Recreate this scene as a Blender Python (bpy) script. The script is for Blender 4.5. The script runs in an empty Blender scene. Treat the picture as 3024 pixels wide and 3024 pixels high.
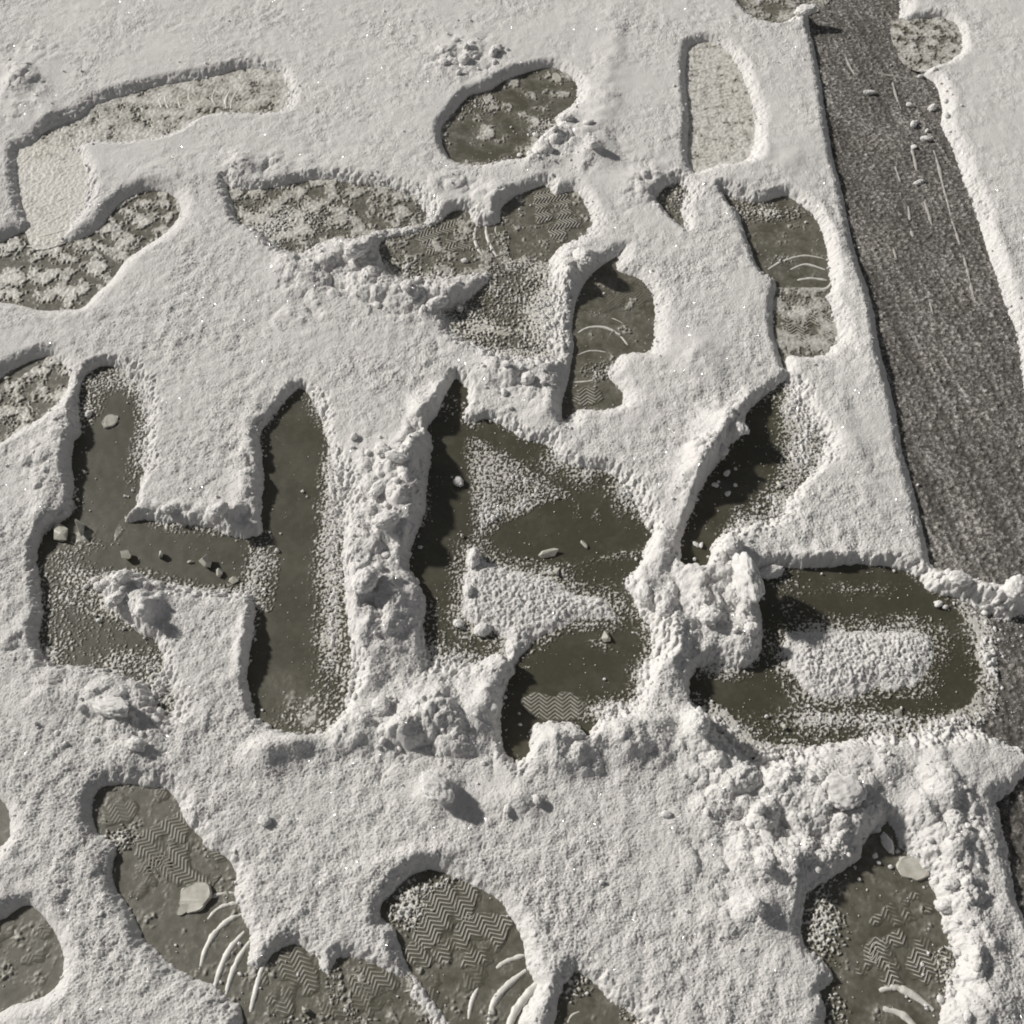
import bpy, bmesh, math, random
import numpy as np
from mathutils import Vector

random.seed(7)
RNG = np.random.default_rng(11)
scn = bpy.context.scene
COL = scn.collection
F32 = np.float32

# ------------------------------------------------------------------ camera, sky, lamp, exposure
CAM_H = 1.15
PITCH = math.radians(56.0)
HALF = math.radians(24.8)
cam_data = bpy.data.cameras.new('camera')
cam_data.sensor_width = 36.0
cam_data.lens = 18.0 / math.tan(HALF)
cam_data.clip_start = 0.02
cam_data.clip_end = 400.0
cam = bpy.data.objects.new('camera', cam_data)
COL.objects.link(cam)
cam.location = (0, 0, CAM_H)
cam.rotation_euler = (math.pi / 2 - PITCH, 0, 0)
scn.camera = cam

SUN_EL = math.radians(30.0)
SUN_AZ = math.atan2(-0.90, 0.44)          # lamp stands far off, to the left and ahead
world = bpy.data.worlds.new('World')
scn.world = world
world.use_nodes = True
wn, wl = world.node_tree.nodes, world.node_tree.links
wn.clear()
sky = wn.new('ShaderNodeTexSky')
sky.sky_type = 'NISHITA'
sky.sun_disc = False
sky.sun_elevation = SUN_EL
sky.sun_rotation = SUN_AZ
hsv = wn.new('ShaderNodeHueSaturation')
hsv.inputs['Saturation'].default_value = 0.12
bg = wn.new('ShaderNodeBackground')
bg.inputs['Strength'].default_value = 0.046
wo = wn.new('ShaderNodeOutputWorld')
wl.new(sky.outputs[0], hsv.inputs['Color'])
wl.new(hsv.outputs[0], bg.inputs['Color'])
wl.new(bg.outputs[0], wo.inputs['Surface'])

sun_data = bpy.data.lights.new('sun', 'SUN')
sun_data.energy = 4.6
sun_data.angle = math.radians(3.5)
sun_data.color = (1.0, 0.962, 0.895)
sun = bpy.data.objects.new('sun', sun_data)
COL.objects.link(sun)
sun_dir = Vector((math.sin(SUN_AZ) * math.cos(SUN_EL), math.cos(SUN_AZ) * math.cos(SUN_EL), math.sin(SUN_EL)))
sun.rotation_euler = sun_dir.to_track_quat('Z', 'Y').to_euler()
sun.location = sun_dir * 8

vs = scn.view_settings
vs.view_transform = 'Standard'
vs.look = 'None'
vs.gamma = 1.0
scn.cycles.filter_width = 1.9
vs.exposure = -0.26

# ------------------------------------------------------------------ helpers
SNOW_Z = 0.0135
TANH = math.tan(HALF)
CROPS = {'A': (0, 0), 'B': (1000, 0), 'C': (2024, 0), 'D': (0, 1000), 'E': (1000, 1000), 'F': (2024, 1000),
         'G': (0, 2024), 'H': (1000, 2024), 'I': (2024, 2024)}


def ground_at(crop, x, y, z=SNOW_Z):
    """where a sight line through the camera meets the level z"""
    ox, oy = CROPS[crop]
    sx, sy = ox + x / 1.932, oy + y / 1.932
    u, v = (sx - 1512) / 1512 * TANH, -(sy - 1512) / 1512 * TANH
    dy = math.cos(PITCH) + v * math.sin(PITCH)
    dz = -math.sin(PITCH) + v * math.cos(PITCH)
    k = (z - CAM_H) / dz
    return u * k, dy * k


def gsize(crop, x, y, r):
    """length in metres of r crop pixels across at that spot"""
    a, b = ground_at(crop, x, y), ground_at(crop, x + r, y)
    return abs(b[0] - a[0])


def smooth_poly(pts, n=4):
    p = np.array(pts, float)
    N = len(p)
    out = []
    for i in range(N):
        a, b, c, d = p[i - 1], p[i], p[(i + 1) % N], p[(i + 2) % N]
        for k in range(n):
            t = k / n
            out.append(0.5 * ((2 * b) + (c - a) * t + (2 * a - 5 * b + 4 * c - d) * t * t + (-a + 3 * b - 3 * c + d) * t ** 3))
    return np.array(out)


def gpoly(crop, pts, z=SNOW_Z):
    return smooth_poly([ground_at(crop, x, y, z) for x, y in pts])


def sdf(poly, X, Y):
    """signed distance to a polygon, negative inside"""
    d = np.full(X.shape, 1e9, F32)
    inside = np.zeros(X.shape, bool)
    n = len(poly)
    for i in range(n):
        ax, ay = poly[i]
        bx, by = poly[(i + 1) % n]
        ex, ey = bx - ax, by - ay
        wx, wy = X - F32(ax), Y - F32(ay)
        q = np.clip((wx * F32(ex) + wy * F32(ey)) / F32(ex * ex + ey * ey + 1e-12), 0, 1)
        d = np.minimum(d, (wx - q * F32(ex)) ** 2 + (wy - q * F32(ey)) ** 2)
        if abs(ey) > 1e-12:
            c = (ay > Y) != (by > Y)
            inside ^= c & (X < F32(ex / ey) * (Y - F32(ay)) + F32(ax))
    d = np.sqrt(d)
    return np.where(inside, -d, d)


def _hash(ix, iy, seed):
    h = (ix.astype(np.int64) * 374761393 + iy.astype(np.int64) * 668265263 + seed * 974634777) & 0xFFFFFFFF
    h = ((h ^ (h >> 13)) * 1274126177) & 0xFFFFFFFF
    h = ((h ^ (h >> 15)) * 2246822519) & 0xFFFFFFFF
    return h ^ (h >> 16)


TABLE_N = 512
_tab = np.random.default_rng(5).random((8, TABLE_N, TABLE_N)).astype(F32)
_ang = _tab[0] * F32(2 * math.pi)
GX, GY = np.cos(_ang), np.sin(_ang)


def perlin(X, Y, size, seed=0):
    """gradient noise about -1..1, size = wavelength in metres"""
    x, y = X / F32(size) + F32(seed * 17.37), Y / F32(size) + F32(seed * 7.93)
    ix, iy = np.floor(x).astype(np.int32), np.floor(y).astype(np.int32)
    fx, fy = (x - ix).astype(F32), (y - iy).astype(F32)
    u = fx * fx * fx * (fx * (fx * 6 - 15) + 10)
    v = fy * fy * fy * (fy * (fy * 6 - 15) + 10)

    def g(a, b):
        jx, jy = (ix + a) & 511, (iy + b) & 511
        return GX[jx, jy] * (fx - a) + GY[jx, jy] * (fy - b)
    n0 = g(0, 0)
    n0 += u * (g(1, 0) - n0)
    n1 = g(0, 1)
    n1 += u * (g(1, 1) - n1)
    return (n0 + v * (n1 - n0)) * F32(1.5)


def fbm(X, Y, size, octs=3, seed=0, gain=0.5):
    r = np.zeros(X.shape, F32)
    a, tot = 1.0, 0.0
    for o in range(octs):
        r += F32(a) * perlin(X, Y, size / 2 ** o, seed + o * 3)
        tot += a
        a *= gain
    return r / F32(tot)


def billow(X, Y, size, seed=1, fill=1.0):
    """heap of round lumps: height of the highest sphere over each point, 0..1"""
    x, y = X / F32(size) + F32(seed * 11.3), Y / F32(size) + F32(seed * 5.1)
    ix, iy = np.floor(x).astype(np.int32), np.floor(y).astype(np.int32)
    out = np.zeros(X.shape, F32)
    k = seed % 2
    for a in (-1, 0, 1):
        for b in (-1, 0, 1):
            jx, jy = (ix + a) & 511, (iy + b) & 511
            cx, cy = _tab[1 + k][jx, jy], _tab[3 + k][jx, jy]
            s = _tab[5][(jx + seed * 31) & 511, jy]
            r = F32(0.35) + F32(0.65) * s
            d2 = (ix + a + cx - x) ** 2 + (iy + b + cy - y) ** 2
            hgt = np.sqrt(np.maximum(r * r - d2, 0))
            if fill < 1.0:
                hgt = np.where(_tab[6][jx, (jy + seed * 13) & 511] < fill, hgt, 0)
            out = np.maximum(out, hgt)
    return out


def sstep(a, b, x):
    t = np.clip((x - F32(a)) / F32(b - a), 0, 1)
    return t * t * (3 - 2 * t)


def mesh_from_grid(name, X, Y, Z, keep=None, attrs=None):
    """grid arrays -> mesh; keep masks the cells"""
    R, Cn = X.shape
    idx = np.arange(R * Cn, dtype=np.int32).reshape(R, Cn)
    a, b, c, d = idx[:-1, :-1], idx[:-1, 1:], idx[1:, 1:], idx[1:, :-1]
    q = np.stack([a, b, c, d], -1).reshape(-1, 4)
    co = np.stack([X, Y, Z], -1).reshape(-1, 3).astype(F32)
    vals = {k: v.reshape(-1).astype(F32) for k, v in (attrs or {}).items()}
    if keep is not None:
        q = q[keep.reshape(-1)]
        used = np.zeros(R * Cn, bool)
        used[q.reshape(-1)] = True
        remap = np.cumsum(used, dtype=np.int32) - 1
        q = remap[q]
        co = co[used]
        vals = {k: v[used] for k, v in vals.items()}
    return raw_mesh(name, co, q, vals)


def raw_mesh(name, co, q, vals=None, smooth=True):
    me = bpy.data.meshes.new(name)
    k = q.shape[1]
    me.vertices.add(len(co))
    me.vertices.foreach_set('co', np.ascontiguousarray(co, F32).ravel())
    me.loops.add(q.size)
    me.loops.foreach_set('vertex_index', np.ascontiguousarray(q, np.int32).ravel())
    me.polygons.add(len(q))
    me.polygons.foreach_set('loop_start', np.arange(0, q.size, k, dtype=np.int32))
    for kk, v in (vals or {}).items():
        at = me.attributes.new(kk, 'FLOAT', 'POINT')
        at.data.foreach_set('value', v)
    if smooth:
        me.polygons.foreach_set('use_smooth', np.ones(len(q), bool))
    me.update(calc_edges=True)
    me.validate()
    return me


def link(name, me, mat, parent=None):
    o = bpy.data.objects.new(name, me)
    COL.objects.link(o)
    if mat and not me.materials:
        me.materials.append(mat)
    if parent:
        o.parent = parent
    return o


def tag(o, label, cat, group=None):
    o['label'] = label
    o['category'] = cat
    if group:
        o['group'] = group
    return o


def empty(name, x, y, z=0.0):
    o = bpy.data.objects.new(name, None)
    o.empty_display_size = 0.03
    COL.objects.link(o)
    o.location = (x, y, z)
    return o


# ------------------------------------------------------------------ materials
def new_mat(name):
    m = bpy.data.materials.new(name)
    m.use_nodes = True
    nt = m.node_tree
    p = nt.nodes['Principled BSDF']
    return m, nt, p


def nd(nt, t, **kw):
    n = nt.nodes.new(t)
    for k, v in kw.items():
        setattr(n, k, v)
    return n


def noise_node(nt, scale, detail=3, rough=0.6):
    n = nd(nt, 'ShaderNodeTexNoise')
    n.inputs['Scale'].default_value = scale
    n.inputs['Detail'].default_value = detail
    n.inputs['Roughness'].default_value = rough
    return n


def ramp(nt, stops):
    r = nd(nt, 'ShaderNodeValToRGB')
    el = r.color_ramp.elements
    el[0].position, el[0].color = stops[0][0], (*stops[0][1], 1)
    el[1].position, el[1].color = stops[-1][0], (*stops[-1][1], 1)
    for pos, c in stops[1:-1]:
        e = el.new(pos)
        e.color = (*c, 1)
    return r


def snow_material(name, tint=(0.86, 0.852, 0.836), sss=0.0):
    m, nt, p = new_mat(name)
    L = nt.links
    geo = nd(nt, 'ShaderNodeNewGeometry')
    big = noise_node(nt, 7.0, 3)
    L.new(geo.outputs['Position'], big.inputs['Vector'])
    cr = ramp(nt, [(0.3, (tint[0] * 0.96, tint[1] * 0.945, tint[2] * 0.955)), (0.7, tint)])
    L.new(big.outputs['Fac'], cr.inputs['Fac'])
    L.new(cr.outputs['Color'], p.inputs['Base Color'])
    p.inputs['Roughness'].default_value = 0.75
    p.inputs['Specular IOR Level'].default_value = 0.25
    # crystal grain
    g1 = noise_node(nt, 600.0, 3, 0.75)
    L.new(geo.outputs['Position'], g1.inputs['Vector'])
    b1 = nd(nt, 'ShaderNodeBump')
    b1.inputs['Strength'].default_value = 0.9
    b1.inputs['Distance'].default_value = 0.0022
    L.new(g1.outputs['Fac'], b1.inputs['Height'])
    L.new(b1.outputs['Normal'], p.inputs['Normal'])
    # sparse facets that catch the lamp: ice crystals with a normal of their own
    vo = nd(nt, 'ShaderNodeTexVoronoi')
    vo.inputs['Scale'].default_value = 900.0
    L.new(geo.outputs['Position'], vo.inputs['Vector'])
    sub = nd(nt, 'ShaderNodeVectorMath', operation='SUBTRACT')
    sub.inputs[1].default_value = (0.5, 0.5, 0.5)
    L.new(vo.outputs['Color'], sub.inputs[0])
    sc = nd(nt, 'ShaderNodeVectorMath', operation='SCALE')
    sc.inputs['Scale'].default_value = 2.4
    L.new(sub.outputs[0], sc.inputs[0])
    add = nd(nt, 'ShaderNodeVectorMath', operation='ADD')
    L.new(sc.outputs[0], add.inputs[0])
    L.new(geo.outputs['Normal'], add.inputs[1])
    nrm = nd(nt, 'ShaderNodeVectorMath', operation='NORMALIZE')
    L.new(add.outputs[0], nrm.inputs[0])
    L.new(nrm.outputs[0], p.inputs['Coat Normal'])
    sel = nd(nt, 'ShaderNodeSeparateColor')
    L.new(vo.outputs['Color'], sel.inputs[0])
    gt = nd(nt, 'ShaderNodeMath', operation='LESS_THAN')
    gt.inputs[1].default_value = 0.04
    L.new(sel.outputs[0], gt.inputs[0])
    L.new(gt.outputs[0], p.inputs['Coat Weight'])
    p.inputs['Coat Roughness'].default_value = 0.06
    if sss > 0:
        p.inputs['Subsurface Weight'].default_value = sss
        p.inputs['Subsurface Radius'].default_value = (1.0, 1.0, 1.0)
        p.inputs['Subsurface Scale'].default_value = 0.0024
    return m


def bed_material(name, dark, mid, light, rough=0.5):
    """ground ice glazed by feet; 'frost' on the mesh tells bare dark ice from packed white snow"""
    m, nt, p = new_mat(name)
    L = nt.links
    geo = nd(nt, 'ShaderNodeNewGeometry')
    at = nd(nt, 'ShaderNodeAttribute', attribute_name='frost')
    n1 = noise_node(nt, 160.0, 5, 0.7)
    L.new(geo.outputs['Position'], n1.inputs['Vector'])
    mm = nd(nt, 'ShaderNodeMath', operation='MULTIPLY_ADD')
    mm.inputs[1].default_value = 0.5
    L.new(n1.outputs['Fac'], mm.inputs[0])
    s = nd(nt, 'ShaderNodeMath', operation='SUBTRACT')
    s.inputs[1].default_value = 0.25
    L.new(at.outputs['Fac'], s.inputs[0])
    L.new(s.outputs[0], mm.inputs[2])
    cr = ramp(nt, [(0.0, dark), (0.28, tuple(0.6 * d + 0.4 * c for d, c in zip(dark, mid))), (0.55, mid), (1.0, light)])
    L.new(mm.outputs[0], cr.inputs['Fac'])
    n3 = noise_node(nt, 9.0, 4, 0.6)
    L.new(geo.outputs['Position'], n3.inputs['Vector'])
    tr = ramp(nt, [(0.3, (0.95, 0.93, 0.895)), (0.7, (1.0, 1.0, 1.0))])
    L.new(n3.outputs['Fac'], tr.inputs['Fac'])
    mx = nd(nt, 'ShaderNodeMix', data_type='RGBA', blend_type='MULTIPLY')
    mx.inputs[0].default_value = 1.0
    L.new(cr.outputs['Color'], mx.inputs[6])
    L.new(tr.outputs['Color'], mx.inputs[7])
    L.new(mx.outputs[2], p.inputs['Base Color'])
    p.inputs['Roughness'].default_value = rough
    p.inputs['Specular IOR Level'].default_value = 0.6
    n2 = noise_node(nt, 900.0, 3, 0.7)
    L.new(geo.outputs['Position'], n2.inputs['Vector'])
    b = nd(nt, 'ShaderNodeBump')
    b.inputs['Strength'].default_value = 0.35
    b.inputs['Distance'].default_value = 0.0006
    L.new(n2.outputs['Fac'], b.inputs['Height'])
    L.new(b.outputs['Normal'], p.inputs['Normal'])
    return m


M_SNOW = snow_material('snow', sss=0.4)
M_CLUMP = snow_material('loose_snow', (0.88, 0.873, 0.858), 0.75)
M_BED = bed_material('trodden_ice', (0.092, 0.086, 0.063), (0.25, 0.24, 0.21), (0.78, 0.77, 0.74))
M_WET = bed_material('swept_wet_ice', (0.064, 0.060, 0.040), (0.150, 0.142, 0.115), (0.68, 0.67, 0.645), 0.45)
M_TRACK = bed_material('rolled_snow', (0.060, 0.056, 0.050), (0.18, 0.171, 0.162), (0.62, 0.60, 0.58), 0.8)


def asphalt_material():
    m, nt, p = new_mat('icy_asphalt')
    L = nt.links
    geo = nd(nt, 'ShaderNodeNewGeometry')
    n = noise_node(nt, 300.0, 5, 0.7)
    L.new(geo.outputs['Position'], n.inputs['Vector'])
    cr = ramp(nt, [(0.3, (0.045, 0.041, 0.032)), (0.7, (0.085, 0.078, 0.060))])
    L.new(n.outputs['Fac'], cr.inputs['Fac'])
    L.new(cr.outputs['Color'], p.inputs['Base Color'])
    p.inputs['Roughness'].default_value = 0.6
    b = nd(nt, 'ShaderNodeBump')
    b.inputs['Strength'].default_value = 0.5
    b.inputs['Distance'].default_value = 0.001
    L.new(n.outputs['Fac'], b.inputs['Height'])
    L.new(b.outputs['Normal'], p.inputs['Normal'])
    return m


M_ASPHALT = asphalt_material()


def ice_material():
    m, nt, p = new_mat('dirty_ice')
    L = nt.links
    geo = nd(nt, 'ShaderNodeNewGeometry')
    n = noise_node(nt, 120.0, 4, 0.6)
    L.new(geo.outputs['Position'], n.inputs['Vector'])
    cr = ramp(nt, [(0.3, (0.46, 0.445, 0.38)), (0.7, (0.66, 0.645, 0.59))])
    L.new(n.outputs['Fac'], cr.inputs['Fac'])
    L.new(cr.outputs['Color'], p.inputs['Base Color'])
    p.inputs['Roughness'].default_value = 0.35
    b = nd(nt, 'ShaderNodeBump')
    b.inputs['Strength'].default_value = 0.4
    b.inputs['Distance'].default_value = 0.001
    L.new(n.outputs['Fac'], b.inputs['Height'])
    L.new(b.outputs['Normal'], p.inputs['Normal'])
    return m


M_ICE = ice_material()

# ------------------------------------------------------------------ ground
gm = raw_mesh('ground', np.array([(-80, -80, 0), (80, -80, 0), (80, 80, 0), (-80, 80, 0)], F32), np.array([[0, 1, 2, 3]]), smooth=False)
ground = link('ground', gm, M_ASPHALT)
ground['kind'] = 'structure'

# ------------------------------------------------------------------ outlines traced on the ground
FP = {}     # footprints: name -> dict(poly, wall, rough, frost, res)


def fp(key, crop, pts, wall=0.016, rough=0.6, frost=0.3, res=0.0, z0=0.0, edge=0.35):
    FP[key] = dict(poly=gpoly(crop, pts), wall=wall, rough=rough, frost=frost, res=res, z0=z0, edge=edge)


W = 1932
fp('long_slide', 'A', [(130, 800), (250, 690), (430, 620), (500, 555), (700, 490), (930, 430), (1150, 395), (1400, 340), (1600, 370), (1640, 430),
    (1640, 500), (1620, 570), (1540, 625), (1300, 630), (1150, 650), (1000, 725), (880, 770), (650, 800), (510, 790), (380, 830), (200, 850)],
   wall=0.024, rough=0.75, frost=0.68)
fp('pale_step', 'A', [(60, 830), (150, 800), (300, 820), (440, 840), (485, 950), (480, 1100), (420, 1210), (330, 1340), (200, 1380), (150, 1290), (90, 1170), (60, 1000)],
   wall=0.018, rough=0.7, frost=0.90, z0=0.0006)
fp('blotchy', 'A', [(510, 1270), (600, 1160), (700, 1080), (850, 1030), (1000, 1060), (1045, 1130), (1045, 1200), (980, 1290), (870, 1370), (740, 1460),
    (660, 1570), (560, 1660), (480, 1740), (380, 1765), (200, 1765), (60, 1730), (-90, 1680), (-90, 1400), (60, 1285), (190, 1265), (330, 1330)],
   wall=0.022, rough=0.25, frost=0.52)
fp('crumbling', 'A', [(1260, 1000), (1350, 1040), (1500, 1030), (1800, 980), (W + 100, 1000), (W + 300, 1030), (W + 450, 1090), (W + 500, 1180), (W + 480, 1240),
    (W + 380, 1270), (W + 200, 1300), (W + 60, 1340), (1900, 1335), (1800, 1375), (1690, 1425), (1560, 1390), (1430, 1290), (1330, 1240), (1290, 1120)],
   wall=0.014, rough=0.8, frost=0.50, res=0.05)
fp('oval', 'B', [(565, 700), (640, 600), (720, 510), (850, 470), (930, 420), (1080, 362), (1220, 340), (1330, 395), (1375, 470), (1350, 560), (1255, 640),
    (1240, 710), (1130, 790), (1080, 870), (930, 890), (760, 920), (640, 895), (580, 820)], wall=0.014, rough=0.6, frost=0.30)
fp('zigzag_pair_a', 'B', [(225, 1340), (420, 1285), (540, 1240), (640, 1160), (740, 1170), (770, 1235), (830, 1245), (910, 1250), (940, 1400), (960, 1480),
    (860, 1530), (720, 1550), (560, 1580), (350, 1570), (230, 1490)], wall=0.012, rough=0.8, frost=0.42, res=0.06, z0=0.0004)
fp('zigzag_pair_b', 'B', [(895, 1250), (915, 1120), (1040, 1050), (1180, 1000), (1240, 1060), (1340, 1035), (1420, 1105), (1455, 1210), (1430, 1295), (1290, 1375),
    (1240, 1430), (1180, 1500), (1100, 1540), (960, 1500)], wall=0.018, rough=0.6, frost=0.34)
fp('smeared', 'B', [(570, 1740), (700, 1680), (790, 1600), (880, 1520), (1000, 1480), (1180, 1490), (1220, 1600), (1215, 1800), (1200, 1932), (1220, 2010), (1100, 2020),
    (950, 2030), (840, 1990), (680, 1910), (600, 1860)], wall=0.016, rough=1.0, frost=0.36, res=0.22, z0=0.0007)
fp('deep_side', 'B', [(1330, 1650), (1410, 1520), (1530, 1430), (1625, 1390), (1620, 1490), (1710, 1525), (1800, 1600), (1840, 1720), (1835, 1870), (1790, 1990),
    (1640, W + 80), (1580, W + 170), (1620, W + 220), (1665, W + 300), (1640, W + 370), (1500, W + 405), (1380, W + 400), (1310, W + 465), (1245, W + 440), (1240, W + 320), (1285, W + 150),
    (1305, W), (1298, 1800)], wall=0.020, rough=0.5, frost=0.27)
fp('tall_pale', 'C', [(-12, 300), (20, 220), (130, 195), (230, 235), (290, 310), (350, 420), (390, 540), (410, 700), (400, 850), (330, 910), (180, 930), (80, 970),
    (30, 960), (-8, 850), (2, 650), (-16, 450)], wall=0.016, rough=0.5, frost=0.80)
fp('dark_toe', 'C', [(185, 1050), (280, 1085), (420, 1110), (560, 1075), (640, 1100), (740, 1180), (800, 1290), (825, 1400), (835, 1500), (850, 1600), (800, 1645),
    (640, 1635), (540, 1645), (490, 1560), (430, 1520), (380, 1430), (330, 1290), (290, 1190), (230, 1120)], wall=0.010, rough=0.7, frost=0.26, res=0.0)
fp('heel_by_track', 'C', [(495, 1650), (600, 1632), (800, 1640), (860, 1780), (875, 1900), (850, W + 20), (800, W + 70), (690, W + 90), (600, W + 80), (590, W + 150), (545, W + 135),
    (510, W + 10), (490, 1850)], wall=0.014, rough=0.5, frost=0.55, z0=0.0005)
fp('small_hole', 'B', [(1795, 1100), (1850, 1030), (1932, 1000), (1990, 1060), (1965, 1150), (1985, 1290), (1900, 1230), (1830, 1160)], wall=0.012, rough=1.0, frost=0.3, res=0.25)
fp('cut_by_frame', 'C', [(280, -90), (320, 20), (400, 85), (520, 112), (600, 95), (680, 50), (770, 10), (800, -90)], wall=0.014, rough=0.8, frost=0.5)
fp('ringed', 'C', [(1200, 110), (1300, 85), (1460, 70), (1555, 120), (1580, 200), (1550, 285), (1450, 350), (1340, 375), (1255, 325), (1205, 210)], wall=0.012, rough=0.5, frost=0.6, z0=0.003)
fp('half_left', 'D', [(-90, 250), (-20, 170), (60, 115), (180, 60), (300, 50), (375, 105), (412, 180), (400, 240), (350, 330), (250, 420), (130, 500), (-90, 580)], wall=0.018, rough=0.4, frost=0.45)
fp('flake_step', 'G', [(485, 620), (555, 535), (690, 510), (830, 530), (950, 550), (1025, 640), (1050, 720), (1130, 800), (1180, 880), (1280, 930), (1335, 990), (1362, 1090),
    (1352, 1170), (1392, 1285), (1432, 1390), (1425, 1560), (1380, 1720), (1290, 1790), (1190, 1725), (1080, 1680), (950, 1600), (830, 1500), (760, 1420), (700, 1270), (610, 1150), (585, 1020), (605, 920),
    (555, 860), (505, 825), (478, 730)], wall=0.013, rough=0.6, frost=0.27)
fp('cut_low_a', 'G', [(1590, 1465), (1680, 1445), (1775, 1500), (1850, 1600), (1905, 1700), (1950, 1800), (1960, 2080), (1400, 2080), (1345, 1900), (1335, 1750), (1400, 1640), (1480, 1550)], wall=0.010, rough=0.6, frost=0.30)
fp('cut_low_b', 'H', [(-50, 1570), (60, 1525), (200, 1565), (340, 1640), (420, 1760), (490, 1860), (570, 2080), (-60, 2080)], wall=0.009, rough=0.7, frost=0.36, z0=0.0005)
fp('clear_zigzag', 'H', [(200, 1230), (300, 1125), (400, 1030), (520, 1000), (650, 1040), (800, 1115), (930, 1180), (1005, 1300), (1062, 1390), (1088, 1480), (1100, 1580), (1150, 1690),
    (1110, 1790), (1055, 1900), (1035, 2090), (680, 2090), (600, 1930), (530, 1830), (440, 1700), (360, 1600), (300, 1440), (280, 1380), (210, 1330)], wall=0.013, rough=0.45, frost=0.26)
fp('cut_low_c', 'H', [(1225, 1820), (1270, 1670), (1350, 1580), (1450, 1640), (1540, 1750), (1620, 1800), (1730, 1900), (1760, 2080), (1225, 2080)], wall=0.012, rough=0.8, frost=0.3, res=0.12)
fp('broken_zigzag', 'I', [(690, 1130), (830, 1050), (980, 940), (1005, 850), (1100, 770), (1180, 750), (1265, 880), (1330, 980), (1405, 1050), (1455, 1150), (1485, 1250), (1515, 1400),
    (1570, 1550), (1540, 1700), (1490, 1790), (1470, 1900), (1450, 2090), (800, 2090), (780, 1850), (750, 1720), (820, 1650), (760, 1560), (680, 1500), (645, 1400), (650, 1280)], wall=0.014, rough=0.9, frost=0.24, res=0.0)
fp('oval_low', 'G', [(-90, 1370), (0, 1290), (80, 1235), (150, 1218), (230, 1275), (300, 1370), (352, 1500), (352, 1600), (320, 1700), (200, 1790), (60, 1825), (-90, 1850)], wall=0.010, rough=0.25, frost=0.30)
fp('edge_sliver', 'G', [(-90, 590), (20, 640), (48, 740), (30, 870), (-90, 920)], wall=0.010, rough=0.4, frost=0.2)

H_LEFT = gpoly('D', [(440, 200), (530, 125), (640, 115), (730, 190), (790, 290), (815, 400), (805, 600), (790, 780), (750, 920), (710, 1000), (820, 992), (1000, 1015), (1200, 1045),
    (1350, 1095), (1510, 1110), (1510, 1470), (1380, 1445), (1200, 1425), (1000, 1395), (830, 1345), (720, 1315), (600, 1320), (590, 1450), (690, 1560), (790, 1640), (890, 1700),
    (925, 1800), (965, 1932), (985, 2060), (930, 2130), (850, 2080), (800, 1960), (650, 1900), (440, 1855), (250, 1840), (180, 1700), (205, 1500), (185, 1350), (172, 1250), (200, 1100),
    (260, 1040), (370, 970), (385, 830), (370, 700), (390, 560), (430, 500), (410, 350)])
H_RIGHT = gpoly('D', [(1640, 280), (1715, 250), (1780, 330), (1850, 500), (1900, 700), (1940, 900), (1960, 1100), (1965, 1300), (1990, 1600), (2000, 1900), (1960, 2030), (1920, 2130),
    (1850, 2210), (1700, 2240), (1570, 2215), (1450, 2150), (1415, 2080), (1385, 1932), (1395, 1780), (1415, 1650), (1435, 1500), (1478, 1200), (1482, 1110), (1470, 1000), (1478, 780), (1470, 640),
    (1455, 510), (1530, 420)])
H_BAR = gpoly('D', [(700, 980), (1000, 990), (1500, 1080), (1500, 1500), (1000, 1420), (600, 1340), (620, 1150)])
B_OUT = gpoly('E', [(640, 190), (720, 230), (735, 330), (720, 420), (850, 420), (950, 465), (1060, 535), (1180, 560), (1250, 640), (1400, 690), (1500, 700), (1600, 760), (1680, 880), (1740, 1000),
    (1785, 1090), (1745, 1180), (1700, 1290), (1640, 1360), (1700, 1480), (1760, 1580), (1780, 1680), (1795, 1760), (1730, 1860), (1720, 2000), (1600, 2110), (1480, 2170), (1420, 2260),
    (1330, 2180), (1110, 2185), (1085, 2330), (1000, 2390), (930, 2330), (905, 2080), (945, 1920), (990, 1850), (880, 1790), (740, 1840), (560, 1840), (480, 1830), (465, 1600), (475, 1480),
    (445, 1380), (385, 1280), (390, 1180), (430, 1060), (470, 950), (480, 850), (500, 700), (520, 560), (495, 480), (550, 380)])
B_STEM = gpoly('E', [(640, 150), (760, 230), (760, 560), (750, 700), (780, 950), (770, 1130), (690, 1250), (680, 1500), (760, 1640), (940, 1690), (940, 1860), (400, 1900), (300, 1300), (450, 300)])
B_LOWER = gpoly('E', [(1000, 1240), (1200, 1280), (1420, 1130), (1600, 1200), (1800, 1250), (1900, 1700), (1750, 2200), (1300, 2450), (850, 2450), (850, 1750)])
B_IN_LOW = gpoly('E', [(690, 1210), (750, 1130), (820, 1140), (880, 1220), (1000, 1255), (1200, 1300), (1350, 1375), (1500, 1420), (1580, 1480), (1635, 1540), (1600, 1600), (1450, 1590), (1330, 1610),
    (1200, 1660), (1090, 1730), (1020, 1840), (960, 1830), (930, 1720), (880, 1690), (740, 1640), (660, 1560), (670, 1450), (680, 1350)])
B_IN_TOP = gpoly('E', [(760, 560), (860, 600), (1050, 705), (1200, 805), (1310, 885), (1190, 910), (1000, 1000), (920, 1050), (820, 1130), (775, 1120), (765, 950), (775, 800), (740, 650)], 0.004)
SLASH = gpoly('F', [(580, 200), (640, 300), (740, 420), (800, 560), (760, 700), (660, 830), (580, 940), (470, 1020), (300, 1045), (180, 1115), (120, 1285), (20, 1295), (-40, 1230), (-10, 1050),
    (50, 880), (100, 790), (170, 680), (230, 580), (320, 500), (335, 400), (415, 310), (495, 250)])
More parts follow.
